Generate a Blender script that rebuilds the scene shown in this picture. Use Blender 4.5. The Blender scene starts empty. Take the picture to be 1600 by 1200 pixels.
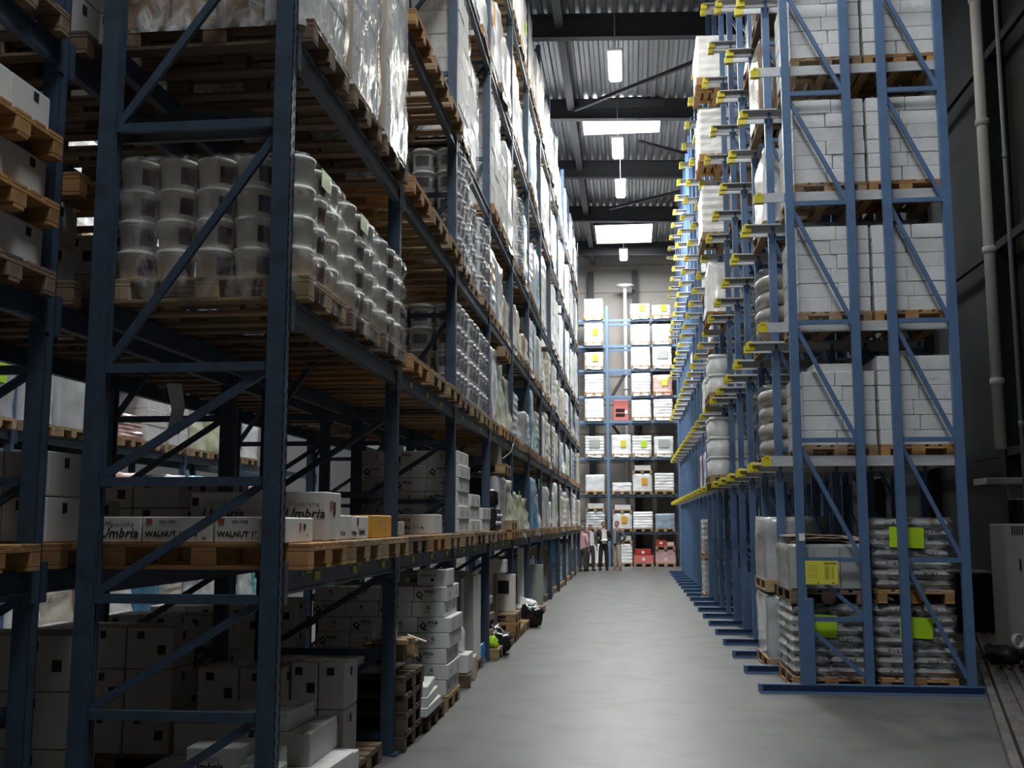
import bpy, math, random
from mathutils import Vector, Matrix, noise
random.seed(7)
SC = bpy.context.scene
COL = SC.collection
PI = math.pi
# ---------------------------------------------------------------- camera
cd = bpy.data.cameras.new('camera'); cam = bpy.data.objects.new('camera', cd); COL.objects.link(cam)
cd.sensor_width = 36.0; cd.lens = 1680.0/1600*36; cd.clip_start = .05; cd.clip_end = 200
_f = 1680.0
_Y = Vector((185, -216, _f)).normalized(); _Z = Vector((0, _f, 216)).normalized()
_X = _Y.cross(_Z); _X = _X if _X.x > 0 else -_X
cam.matrix_world = Matrix(((_X.x, _X.y, -_X.z, 0), (_Y.x, _Y.y, -_Y.z, 0), (_Z.x, _Z.y, -_Z.z, 1.8), (0, 0, 0, 1)))
SC.camera = cam
# ---------------------------------------------------------------- world, exposure
w = bpy.data.worlds.new('world'); SC.world = w; w.use_nodes = True
w.node_tree.nodes['Background'].inputs[0].default_value = (.55, .68, .9, 1)
w.node_tree.nodes['Background'].inputs[1].default_value = .35
SC.view_settings.view_transform = 'Standard'; SC.view_settings.look = 'None'
SC.view_settings.gamma = 1.0; SC.view_settings.use_curve_mapping = False
SC.view_settings.exposure = 0.0
cy = SC.cycles
cy.max_bounces = 7; cy.diffuse_bounces = 3; cy.glossy_bounces = 2; cy.transmission_bounces = 2
cy.transparent_max_bounces = 10; cy.use_denoising = True; cy.sample_clamp_indirect = 4.0
cy.use_adaptive_sampling = True; cy.adaptive_threshold = .02; cy.caustics_reflective = False; cy.caustics_refractive = False

def area(x, y, z, sx, sy, power, col=(1, 1, 1), spread=PI):
    l = bpy.data.lights.new('area_light', 'AREA'); l.shape = 'RECTANGLE'; l.size = sx; l.size_y = sy
    l.energy = power; l.color = col; l.spread = spread
    o = bpy.data.objects.new('area_light', l); COL.objects.link(o); o.location = (x, y, z)
    return o
DAY = (.90, .96, 1.0); TUBE = (1.0, .97, .88)
SKY_LIGHT = [(-.1, 3.2, 520, 2.6), (-.1, 9.6, 330, 2.0), (-.1, 30.2, 1150, 2.0), (-.1, 42.6, 850, 2.8), (-6.3, 10.5, 330, 2.6), (-6.3, 23.5, 600, 2.6), (-6.3, 36.5, 600, 2.6)]  # first two aisle skylights are unseen, added to light the near rack faces
LAMPS = [(-.2, 6.4, 70), (-.2, 13.0, 80), (-.2, 18.2, 150), (-.2, 23.3, 220), (-.2, 28.7, 220), (-.16, 32.4, 230), (-.12, 40.7, 220),
         (-6.3, 14, 130), (-6.3, 20, 130), (-6.3, 28, 130)]
for x, y, p, l in SKY_LIGHT: area(x, y, 13.05, 2.2, l, p, DAY)
for x, y, p in LAMPS: area(x, y, 11.93, .3, 1.5, p, TUBE)

# ---------------------------------------------------------------- materials
MATS = {}
def _tree(name):
    m = bpy.data.materials.new(name); m.use_nodes = True
    nt = m.node_tree; nt.nodes.clear(); out = nt.nodes.new('ShaderNodeOutputMaterial')
    return m, nt, out
def pm(name, col, rough=.6, metal=0., var=.0, vscale=4., vstretch=(1, 1, 1), bump=0., bscale=20., bstretch=(1, 1, 1), coat=0., objcol=False, rnd=0., dark=None, dscale=3., damt=.0):
    m, nt, out = _tree(name); N = nt.nodes; L = nt.links
    b = N.new('ShaderNodeBsdfPrincipled'); L.new(b.outputs[0], out.inputs[0])
    b.inputs['Roughness'].default_value = rough; b.inputs['Metallic'].default_value = metal
    if coat: b.inputs['Coat Weight'].default_value = coat; b.inputs['Coat Roughness'].default_value = .18
    tc = N.new('ShaderNodeTexCoord')
    c = N.new('ShaderNodeRGB'); c.outputs[0].default_value = (*col, 1); src = c.outputs[0]
    if objcol:
        oi = N.new('ShaderNodeObjectInfo'); src = oi.outputs['Color']
    def mp(st, k):
        q = N.new('ShaderNodeMapping'); L.new(tc.outputs['Object'], q.inputs[0]); q.inputs['Scale'].default_value = tuple(k*s for s in st); return q.outputs[0]
    if var:
        n = N.new('ShaderNodeTexNoise'); n.inputs['Scale'].default_value = 1; n.inputs['Detail'].default_value = 4
        L.new(mp(vstretch, vscale), n.inputs['Vector'])
        r = N.new('ShaderNodeMapRange'); L.new(n.outputs[0], r.inputs[0]); r.inputs[1].default_value = .3; r.inputs[2].default_value = .7
        r.inputs[3].default_value = 1-var; r.inputs[4].default_value = 1+var
        x = N.new('ShaderNodeVectorMath'); x.operation = 'SCALE'; L.new(src, x.inputs[0]); L.new(r.outputs[0], x.inputs['Scale']); src = x.outputs[0]
    if rnd:
        oi = N.new('ShaderNodeObjectInfo'); r = N.new('ShaderNodeMapRange'); L.new(oi.outputs['Random'], r.inputs[0])
        r.inputs[3].default_value = 1-rnd; r.inputs[4].default_value = 1+rnd
        x = N.new('ShaderNodeVectorMath'); x.operation = 'SCALE'; L.new(src, x.inputs[0]); L.new(r.outputs[0], x.inputs['Scale']); src = x.outputs[0]
    if dark:
        n = N.new('ShaderNodeTexNoise'); n.inputs['Scale'].default_value = 1; n.inputs['Detail'].default_value = 5; L.new(mp((1, 1, 1), dscale), n.inputs['Vector'])
        r = N.new('ShaderNodeMapRange'); L.new(n.outputs[0], r.inputs[0]); r.inputs[1].default_value = .5; r.inputs[2].default_value = .68; r.inputs[4].default_value = damt
        x = N.new('ShaderNodeMix'); x.data_type = 'RGBA'; L.new(r.outputs[0], x.inputs[0]); L.new(src, x.inputs[6]); x.inputs[7].default_value = (*dark, 1); src = x.outputs[2]
    L.new(src, b.inputs['Base Color'])
    if bump:
        n = N.new('ShaderNodeTexNoise'); n.inputs['Scale'].default_value = 1; n.inputs['Detail'].default_value = 3; L.new(mp(bstretch, bscale), n.inputs['Vector'])
        bp = N.new('ShaderNodeBump'); bp.inputs['Strength'].default_value = bump; bp.inputs['Distance'].default_value = .02
        L.new(n.outputs[0], bp.inputs['Height']); L.new(bp.outputs[0], b.inputs['Normal'])
    MATS[name] = m; return m
def em(name, col, s):
    m, nt, out = _tree(name); e = nt.nodes.new('ShaderNodeEmission'); e.inputs[0].default_value = (*col, 1); e.inputs[1].default_value = s
    nt.links.new(e.outputs[0], out.inputs[0]); MATS[name] = m; return m
def film(name, lo, hi, scale=9., stretch=(1, 1, 1), col=(.85, .87, .88)):
    m, nt, out = _tree(name); N = nt.nodes; L = nt.links
    tc = N.new('ShaderNodeTexCoord'); q = N.new('ShaderNodeMapping'); L.new(tc.outputs['Object'], q.inputs[0]); q.inputs['Scale'].default_value = tuple(scale*s for s in stretch)
    n = N.new('ShaderNodeTexNoise'); n.inputs['Scale'].default_value = 1; n.inputs['Detail'].default_value = 4; n.inputs['Distortion'].default_value = 1.2; L.new(q.outputs[0], n.inputs['Vector'])
    r = N.new('ShaderNodeMapRange'); L.new(n.outputs[0], r.inputs[0]); r.inputs[1].default_value = .42; r.inputs[2].default_value = .72; r.inputs[3].default_value = lo; r.inputs[4].default_value = hi
    b = N.new('ShaderNodeBsdfPrincipled'); b.inputs['Base Color'].default_value = (*col, 1); b.inputs['Roughness'].default_value = .16; b.inputs['IOR'].default_value = 1.6
    bp = N.new('ShaderNodeBump'); bp.inputs['Strength'].default_value = .9; bp.inputs['Distance'].default_value = .03; L.new(n.outputs[0], bp.inputs['Height']); L.new(bp.outputs[0], b.inputs['Normal'])
    t = N.new('ShaderNodeBsdfTransparent'); x = N.new('ShaderNodeMixShader'); L.new(r.outputs[0], x.inputs[0]); L.new(t.outputs[0], x.inputs[1]); L.new(b.outputs[0], x.inputs[2]); L.new(x.outputs[0], out.inputs[0])
    MATS[name] = m; return m
pm('floor', (.128, .126, .121), .42, var=.16, vscale=1.3, vstretch=(1.6, .5, 1), bump=.05, bscale=6, dark=(.078, .077, .074), dscale=1.9, damt=.75)
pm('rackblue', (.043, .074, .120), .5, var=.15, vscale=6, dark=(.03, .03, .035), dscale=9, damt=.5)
pm('rackblue_lit', (.085, .105, .13), .5, var=.12, vscale=5, dark=(.04, .04, .045), dscale=8, damt=.4)  # rack blue lightened, aisle light on the front beams put into the colour
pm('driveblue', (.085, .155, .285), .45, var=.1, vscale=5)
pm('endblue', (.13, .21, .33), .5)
pm('galv', (.55, .56, .57), .4, .25, var=.12, vscale=8, vstretch=(.3, 2, 2))
pm('yellow', (.62, .52, .02), .45, var=.1)
pm('sticker', (.72, .66, .06), .6); pm('greysticker', (.35, .36, .36), .6)
pm('wood', (.33, .225, .125), .8, var=.25, vscale=3, vstretch=(1, 9, 9), rnd=.3)
pm('woodold', (.17, .115, .075), .85, var=.3, vscale=3, vstretch=(1, 9, 9), rnd=.35)
pm('wooddark', (.085, .06, .04), .9, var=.3, vscale=3, vstretch=(1, 9, 9), rnd=.3)
pm('woodorange', (.40, .215, .08), .8, var=.2, vscale=3, vstretch=(1, 9, 9), rnd=.25)
pm('carton', (.60, .585, .56), .7, var=.05, vscale=5, rnd=.06)
pm('cartonw', (.70, .70, .69), .6, var=.04, vscale=4, rnd=.05)
pm('cartonb', (.38, .25, .14), .8, var=.08, vscale=5, rnd=.1)
pm('cardboard', (.50, .40, .30), .8, var=.1, vscale=4)
pm('orangebox', (.75, .36, .02), .6, var=.05)
pm('white', (.78, .78, .77), .45); pm('offwhite', (.80, .78, .72), .5, var=.04, rnd=.04)
pm('ink', (.02, .02, .022), .6); pm('inkred', (.35, .08, .04), .6); pm('purple', (.10, .055, .07), .5, var=.3, vscale=25)
pm('lime', (.50, .80, .02), .5, var=.06); pm('limegrey', (.40, .55, .12), .35)
pm('tub', (.74, .75, .76), .3); pm('tublabel', (.17, .175, .19), .4, var=.5, vscale=30); pm('tublid', (.66, .67, .68), .3)
pm('wrap', (.8, .8, .8), .26, objcol=True, var=.07, vscale=5, bump=.55, bscale=8, bstretch=(1, 1, .45), coat=.35)
pm('wrapsilver', (.46, .47, .48), .18, objcol=True, var=.15, vscale=6, bump=.9, bscale=10, bstretch=(1, 1, .4), coat=.6)
pm('bag', (.40, .395, .39), .28, var=.2, vscale=7, bump=.6, bscale=9, bstretch=(.4, 1, 2), coat=.5)
film('film', .02, .32, 9, (1, .8, .35)); film('filmheavy', .3, .9, 7, (1, .9, .5)); film('filmbag', .02, .4, 7, (.5, 1, 2.2)); film('filmmid', .10, .7, 8, (1, .9, .5)); film('filmlight', .01, .16, 6)
pm('deck', (.30, .305, .32), .42, .6, var=.12, vscale=.8, vstretch=(1, .2, 1))
pm('roofbeam', (.035, .033, .037), .6); pm('roofbeam2', (.07, .07, .078), .6)
pm('wallfar', (.40, .36, .32), .75, var=.06, vscale=1); pm('walldark', (.012, .012, .013), .8, var=.2, vscale=1.2); pm('wallnear', (.12, .12, .12), .8)
pm('pipe', (.62, .60, .56), .45); pm('pipegrey', (.25, .25, .26), .5); pm('black', (.015, .015, .017), .5); pm('blackgloss', (.012, .012, .013), .25)
pm('paint', (.40, .42, .40), .5, var=.08, vscale=3); pm('grate', (.22, .205, .19), .5, .4, var=.3, vscale=5, dark=(.10, .035, .02), dscale=6, damt=.5)
pm('red', (.45, .03, .02), .5); pm('redlight', (.62, .16, .15), .5); pm('redlight2', (.72, .45, .43), .5)
pm('skin', (.55, .30, .21), .55); pm('suit', (.018, .019, .024), .8); pm('suitgrey', (.09, .095, .10), .85); pm('beige', (.46, .41, .33), .85)
pm('plaid', (.72, .42, .45), .8, var=.35, vscale=30); pm('shirt', (.8, .8, .79), .7); pm('shirtgrey', (.35, .40, .43), .7, var=.25, vscale=35)
pm('greytrouser', (.055, .055, .05), .85); pm('hairbrown', (.10, .05, .03), .6); pm('hairgrey', (.20, .16, .13), .6); pm('shoe', (.02, .017, .015), .35); pm('shoebrown', (.30, .22, .15), .6)
pm('bluefilm', (.05, .24, .55), .25, var=.2, vscale=6, bump=.8, bscale=9, coat=.5)
pm('clearplastic', (.45, .47, .47), .25, var=.2, vscale=9)
em('lamp', (1, .97, .84), 14); em('skylight', (.93, .97, 1.0), 9)
M = MATS

# ---------------------------------------------------------------- mesh building
class MB:
    def __init__(s): s.v = []; s.f = []; s.m = []; s.sm = []
    def add(s, vs, fs, m=0, smooth=False):
        b = len(s.v); s.v.extend(vs); s.f.extend([tuple(b+i for i in f) for f in fs]); s.m.extend([m]*len(fs)); s.sm.extend([smooth]*len(fs)); return s
    def box(s, c, d, m=0, rz=0., ch=0.):
        x, y, z = (k/2 for k in d); co, si = math.cos(rz), math.sin(rz)
        def tr(p): return (c[0]+p[0]*co-p[1]*si, c[1]+p[0]*si+p[1]*co, c[2]+p[2])
        if ch <= 0:
            vs = [tr((sx*x, sy*y, sz*z)) for sz in (-1, 1) for sy in (-1, 1) for sx in (-1, 1)]
            return s.add(vs, [(0, 2, 3, 1), (4, 5, 7, 6), (0, 1, 5, 4), (2, 6, 7, 3), (0, 4, 6, 2), (1, 3, 7, 5)], m)
        vs = []; idx = {}
        for sx in (-1, 1):
            for sy in (-1, 1):
                for sz in (-1, 1):
                    for a in range(3):
                        p = [sx*(x-ch), sy*(y-ch), sz*(z-ch)]; p[a] = (sx*x, sy*y, sz*z)[a]
                        idx[(sx, sy, sz, a)] = len(vs); vs.append(tr(p))
        I = idx; fs = []
        for a in range(3):
            for sg in (-1, 1):
                o = [k for k in range(3) if k != a]; q = []
                for s1, s2 in ((-1, -1), (1, -1), (1, 1), (-1, 1)):
                    k = [0, 0, 0]; k[a] = sg; k[o[0]] = s1; k[o[1]] = s2; q.append(I[(*k, a)])
                fs.append(tuple(q))
        for a, b_ in ((0, 1), (0, 2), (1, 2)):
            c_ = 3-a-b_
            for s1 in (-1, 1):
                for s2 in (-1, 1):
                    k1 = [0]*3; k1[a] = s1; k1[b_] = s2; k2 = list(k1); k1[c_] = -1; k2[c_] = 1
                    fs.append((I[(*k1, a)], I[(*k2, a)], I[(*k2, b_)], I[(*k1, b_)]))
        for sx in (-1, 1):
            for sy in (-1, 1):
                for sz in (-1, 1): fs.append(tuple(I[(sx, sy, sz, a)] for a in range(3)))
        return s.add(vs, fs, m)
    def bar(s, p, q, a, b, m=0, up=(0, 1, 0)):
        p = Vector(p); q = Vector(q); d = (q-p).normalized(); u = Vector(up)
        if abs(d.dot(u)) > .98: u = Vector((1, 0, 0))
        r = d.cross(u).normalized()*a/2; t = r.cross(d).normalized()*b/2
        vs = [tuple(e+i*r+j*t) for e in (p, q) for i, j in ((-1, -1), (1, -1), (1, 1), (-1, 1))]
        return s.add(vs, [(3, 2, 1, 0), (4, 5, 6, 7), (0, 1, 5, 4), (1, 2, 6, 5), (2, 3, 7, 6), (3, 0, 4, 7)], m)
    def lathe(s, prof, n=16, c=(0, 0, 0), m=0, cap=True, sx=1., sy=1.):
        vs = []; fs = []
        for r, z in prof:
            for i in range(n):
                a = 2*PI*i/n; vs.append((c[0]+r*math.cos(a)*sx, c[1]+r*math.sin(a)*sy, c[2]+z))
        for j in range(len(prof)-1):
            for i in range(n):
                k = (i+1) % n; fs.append((j*n+i, j*n+k, (j+1)*n+k, (j+1)*n+i))
        if cap: fs.append(tuple(range(n-1, -1, -1))); fs.append(tuple((len(prof)-1)*n+i for i in range(n)))
        return s.add(vs, fs, m, True)
    def tube(s, pts, r, n=8, m=0):
        pts = [Vector(p) for p in pts]; vs = []; fs = []
        for i, p in enumerate(pts):
            d = (pts[min(i+1, len(pts)-1)]-pts[max(i-1, 0)]).normalized(); u = Vector((0, 0, 1)) if abs(d.z) < .9 else Vector((1, 0, 0))
            a = d.cross(u).normalized(); b = a.cross(d)
            for k in range(n): t = 2*PI*k/n; vs.append(tuple(p+r*(math.cos(t)*a+math.sin(t)*b)))
        for i in range(len(pts)-1):
            for k in range(n): fs.append((i*n+k, i*n+(k+1) % n, (i+1)*n+(k+1) % n, (i+1)*n+k))
        fs.append(tuple(range(n-1, -1, -1))); fs.append(tuple((len(pts)-1)*n+k for k in range(n)))
        return s.add(vs, fs, m, True)
    def mesh(s, name, mats):
        me = bpy.data.meshes.new(name); me.from_pydata(s.v, [], s.f)
        for k in mats: me.materials.append(M[k])
        me.polygons.foreach_set('material_index', s.m); me.polygons.foreach_set('use_smooth', s.sm); me.update()
        return me
CACHE = {}
def cached(key, fn):
    if key not in CACHE: CACHE[key] = fn()
    return CACHE[key]
def boxmesh(d, mat, ch=.0):
    d = tuple(round(k, 3) for k in d)
    return cached(('b', d, mat, ch), lambda: MB().box((0, 0, d[2]/2), d, ch=ch).mesh(mat, [mat]))
def O(name, me, parent=None, loc=(0, 0, 0), rz=0., scale=None, color=None, kind=None, label=None, rot=None):
    o = bpy.data.objects.new(name, me); COL.objects.link(o); o.location = loc
    o.rotation_euler = rot if rot else (0, 0, rz)
    if scale: o.scale = scale
    if color: o.color = (*color, 1)
    if parent: o.parent = parent
    if kind: o['kind'] = kind
    if label: o['label'] = label
    return o
def tag(o, label, cat, group=None):
    o['label'] = label; o['category'] = cat
    if group: o['group'] = group
    return o
def T(name, label, cat, loc=(0, 0, 0), rz=0., group=None, rot=None):
    return tag(O(name, None, None, loc, rz, rot=rot), label, cat, group)
def S(name, mb, mats, loc=(0, 0, 0)): return O(name, mb.mesh(name, mats), None, loc, kind='structure')
def txt(body, size, parent, loc, rot, mat='ink', shear=0., bold=0., ext=.0008, name='printed_word', align='LEFT'):
    def mk():
        c = bpy.data.curves.new('word', 'FONT'); c.body = body; c.size = size; c.shear = shear; c.offset = bold; c.extrude = ext; c.align_x = align
        c.resolution_u = 1; c.materials.append(M[mat]); tmp = bpy.data.objects.new('tmp', c); COL.objects.link(tmp)
        dg = bpy.context.evaluated_depsgraph_get(); me = bpy.data.meshes.new_from_object(tmp.evaluated_get(dg)); bpy.data.objects.remove(tmp); return me
    c = cached(('t', body, size, mat, shear, bold, align), mk)
    return O(name, c, parent, loc, rot=rot)
NF = (PI/2, 0, 0)          # text on a face towards -y
XF = (PI/2, 0, PI/2)       # text on a face towards +x
ORD = ['ground', 'first', 'second', 'third', 'fourth', 'fifth', 'sixth', 'seventh', 'eighth', 'ninth', 'tenth', 'eleventh', 'twelfth', 'thirteenth', 'fourteenth', 'fifteenth', 'sixteenth', 'seventeenth', 'eighteenth', 'nineteenth']

# ---------------------------------------------------------------- the building
S('floor', MB().box((-2.5, 23, -.05), (19, 50, .1)), ['floor'])
RX0, RX1, RY0, RY1 = -12.0, 6.6, -2.0, 47.6
def rz_(x): return 13.62-.036*x
mb = MB(); x = RX0; prof = []
while x < RX1:
    for dx, dz in ((0, 0), (.10, 0), (.13, .07), (.22, .07)): prof.append((x+dx, rz_(x+dx)+dz))
    x += .25
n = len(prof)
mb.add([(a, RY0, b) for a, b in prof]+[(a, RY1, b) for a, b in prof], [(i, i+1, n+i+1, n+i) for i in range(n-1)])
S('ceiling', mb, ['deck'])
S('ceiling_slab', MB().box(((RX0+RX1)/2, (RY0+RY1)/2, 14.4), (RX1-RX0+.4, RY1-RY0+.4, .3)), ['black'])
def roofline(y, zb, h, wd):
    m_ = MB()
    for zc, hh, ww in ((zb+h/2, h, .02), (zb+.012, .024, wd), (zb+h-.012, .024, wd)):
        vs = []
        for x_ in (RX0, RX1):
            dz = -.036*x_
            for yy, zz in ((-ww/2, -hh/2), (ww/2, -hh/2), (ww/2, hh/2), (-ww/2, hh/2)): vs.append((x_, y+yy, zc+zz+dz))
        m_.add(vs, [(3, 2, 1, 0), (4, 5, 6, 7), (0, 1, 5, 4), (1, 2, 6, 5), (2, 3, 7, 6), (3, 0, 4, 7)])
    return m_
for y in (3.4, 8.55, 13.7, 18.85, 24.0, 29.15, 34.35, 39.55, 44.7): S('roof_beam', roofline(y, 13.0, .58, .22), ['roofbeam'])
for x in (-7.6, -1.5, 3.6): S('roof_purlin', MB().box((x, 22.8, 13.42-.036*x), (.2, 49.4, .3)), ['roofbeam2'])
for a, b in (((.4, 31.6, 13.25), (3.6, 34.0, 13.1)), ((-.6, 38.6, 13.25), (3.6, 35.0, 13.1)), ((3.2, 24.4, 13.1), (-1.4, 28.9, 13.25))): S('roof_brace', MB().bar(a, b, .09, .09), ['roofbeam'])
for i, (x, y, p, l) in enumerate(SKY_LIGHT):
    o = S('window_%d' % (i+1), MB().box((x, y-l/2-.04, 13.5), (2.4, .08, .3)).box((x, y+l/2+.04, 13.5), (2.4, .08, .3)).box((x-1.16, y, 13.5), (.08, l, .3)).box((x+1.16, y, 13.5), (.08, l, .3)), ['roofbeam2'])
    O('pane', MB().box((x, y, 13.38), (2.24, l, .03)).mesh('pane', ['skylight']), o)
for i, (x, y, p) in enumerate(LAMPS):
    place = ['above the near floor', 'second from the camera', 'third along the aisle', 'first one seen whole under the roof', 'just past the first bright skylight', 'between the two skylights', 'over the end of the aisle', 'over the side aisle, near end', 'over the side aisle, middle', 'over the side aisle, far part'][i]
    t = T('ceiling_lamp', 'glowing white tube lamp hanging ' + place, 'lamp', (x, y, 12.0), group='tube lamps under the roof')
    O('housing', cached('lh', lambda: MB().box((0, 0, .06), (.34, 1.62, .07), ch=.02).mesh('housing', ['white'])), t)
    O('diffuser', cached('ld', lambda: MB().box((0, 0, .0), (.26, 1.56, .05), ch=.02).mesh('diffuser', ['lamp'])), t)
    for s in (-.6, .6): O('hanger', cached('lhg', lambda: MB().tube([(0, 0, .09), (0, 0, 1.5)], .008, 5).mesh('hanger', ['pipegrey'])), t, (0, s, 0))
# walls
mb = MB().box((-2.7, 47.8, 7), (19, .3, 14.6)); o = S('wall_far', mb, ['wallfar'])
px_ = [-11.5+1.15*i for i in range(16)]
for r in range(10): # cladding panels on the far wall
    O('panel', boxmesh((18.4, .03, 1.24), 'wallfar', .012), o, (-2.7, 47.62, .6+1.27*r))
for x in (-1.62, .35, 3.2): O('column', boxmesh((.26, .3, 12.9), 'roofbeam', .0), o, (x, 47.4, 0))
S('wall_left', MB().box((-12.1, 22.8, 7), (.3, 50, 14.6)), ['wallnear'])
S('wall_near', MB().box((-2.7, -2.2, 7), (19, .3, 14.6)), ['wallnear'])
o = S('wall_right', MB().box((6.75, 22.8, 7), (.3, 50, 14.6)), ['walldark'])
for i in range(9): O('column', boxmesh((.35, .28, 13.2), 'walldark', .0), o, (6.4, 3.4+5.15*i, 0))
for z in (2.9, 6.4, 9.8): O('rail', boxmesh((.08, 48, .14), 'walldark'), o, (6.3, 22.8, z))
def pipe(name, label, pts, r, mat, rings=0):
    t = T(name, label, 'pipe'); O('tube', MB().tube(pts, r, 10).mesh('tube', [mat]), t)
    a, b = Vector(pts[0]), Vector(pts[-1])
    for k in range(rings): O('coupling', cached(('cp', r), lambda: MB().lathe([(r*1.25, -.05), (r*1.3, 0), (r*1.25, .05)], 10).mesh('coupling', [mat])), t, a.lerp(b, (k+.5)/rings))
    return t
pipe('drain_pipe', 'thick pale drainpipe running down the black side wall', [(5.6, 17.0, 2.9), (5.6, 17.0, 13.2)], .085, 'pipe', 5)
pipe('conduit', 'thin grey conduit beside the drainpipe on the black side wall', [(5.6, 16.1, 1.2), (5.6, 16.1, 13.2)], .03, 'pipegrey', 3)
_pole = pipe('pole', 'slim white pole rising behind the end rack up to the lamp', [(-.1, 46.7, 0), (-.1, 46.7, 12.1)], .08, 'white', 4)
O('disc', MB().lathe([(.1, 12.02), (.42, 12.12), (.4, 12.15), (.1, 12.18)], 20).mesh('disc', ['white']), _pole, (-.1, 46.7, 0))
t = T('cable_tray', 'dusty grey bracket shelf under the pale drainpipe', 'shelf', (5.75, 16.8, 2.35))
O('tray', boxmesh((1.1, .6, .10), 'paint', .01), t); O('bracket', boxmesh((.9, .06, .22), 'paint'), t, (.3, 0, -.22))
t = T('wall_cabinet', 'grey wall box behind the white machine', 'cabinet', (5.95, 16.2, 1.1)); O('case', boxmesh((.5, .5, .75), 'paint', .01), t); O('door', boxmesh((.42, .02, .66), 'paint', .005), t, (0, -.26, .04))

# ---------------------------------------------------------------- pallets
def pal_parts(wood):
    top = boxmesh((1.2, .145, .022), wood, .003); top2 = boxmesh((1.2, .1, .022), wood, .003)
    st = boxmesh((.145, .8, .022), wood, .003); bl = boxmesh((.145, .145, .078), wood, .004); bl2 = boxmesh((.145, .1, .078), wood, .004); bo = boxmesh((1.2, .1, .022), wood, .003)
    return top, top2, st, bl, bl2, bo
def pallet(loc, label, wood='wood', rz=0., group=None, parent=None, rot=None):
    if parent is None: t = T('wooden_pallet', label, 'pallet', loc, rz, group, rot=rot)
    else: t = O('pallet', None, parent, loc, rz)
    top, top2, st, bl, bl2, bo = pal_parts(wood)
    for y, m_ in ((-.3275, top), (-.165, top2), (0, top), (.165, top2), (.3275, top)): O('deck_board', m_, t, (0, y, .122))
    for x in (-.5275, 0, .5275):
        O('cross_board', st, t, (x, 0, .1))
        for y, m_ in ((-.35, bl2), (0, bl), (.35, bl2)): O('block', m_, t, (x, y, .022))
    for y in (-.35, 0, .35): O('bottom_board', bo, t, (0, y, 0))
    return t
def pal_joined(wood):
    def mk():
        b = MB()
        for y, w_ in ((-.3275, .145), (-.165, .1), (0, .145), (.165, .1), (.3275, .145)): b.box((0, y, .133), (1.2, w_, .022))
        for x in (-.5275, 0, .5275):
            b.box((x, 0, .111), (.145, .8, .022))
            for y, w_ in ((-.35, .1), (0, .145), (.35, .1)): b.box((x, y, .061), (.145, w_, .078))
        for y in (-.35, 0, .35): b.box((0, y, .011), (1.2, .1, .022))
        return b.mesh('pallet', [wood])
    return cached(('pj', wood), mk)
WOODS = ['wood', 'wood', 'woodold', 'woodorange']

# ---------------------------------------------------------------- goods
def crumple(kind, var):
    """unit-height load body 1.14 x .78, footprint centre at origin, crumpled shrink wrap"""
    def mk():
        r = random.Random(var*13+len(kind)); nx, ny, nz = 7, 5, 12; vs = []; fs = []
        per = []
        hx, hy, c = .57, .39, .035
        for i in range(nx): per.append((-hx+c+(2*hx-2*c)*i/(nx-1), -hy))
        for i in range(ny): per.append((hx, -hy+c+(2*hy-2*c)*i/(ny-1)*(hy/hx if 0 else 1)))
        for i in range(nx): per.append((hx-c-(2*hx-2*c)*i/(nx-1), hy))
        for i in range(ny): per.append((-hx, hy-c-(2*hy-2*c)*i/(ny-1)))
        n_ = len(per); off = Vector((var*7.3, var*2.1, 3.7)); lay = 5 if kind == 'layered' else 0
        for j in range(nz+1):
            z = j/nz
            if kind == 'layered': z = min(1, max(0, z))
            for (x, y) in per:
                q = Vector((x, y, z*1.3)); d = noise.noise(q*3.1+off)*.035+noise.noise(q*8+off)*.014
                k = 1.+d-(.035*max(0, z-.92)/.08 if kind == 'bale' else .012*max(0, z-.95)/.05)
                if kind == 'layered': k += -.012 if j % 2 == 0 else .006
                if kind == 'waist': k += .03-.13*min(1, z*1.5)+noise.noise(q*4.3+off)*.05
                vs.append((x*k, y*k, z+noise.noise(q*2+off)*.02*(z > .5)))
        for j in range(nz):
            for i in range(n_): k = (i+1) % n_; fs.append((j*n_+i, j*n_+k, (j+1)*n_+k, (j+1)*n_+i))
        b = MB(); b.add(vs, fs, 0, kind != 'layered')
        base = nz*n_; b.f.append(tuple(base+i for i in range(n_))); b.m.append(0); b.sm.append(False)
        return b
    return mk()
def load_mesh(kind, var, mat): return cached(('ld', kind, var, mat), lambda: crumple(kind, var).mesh('cargo', [mat]))
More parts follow.
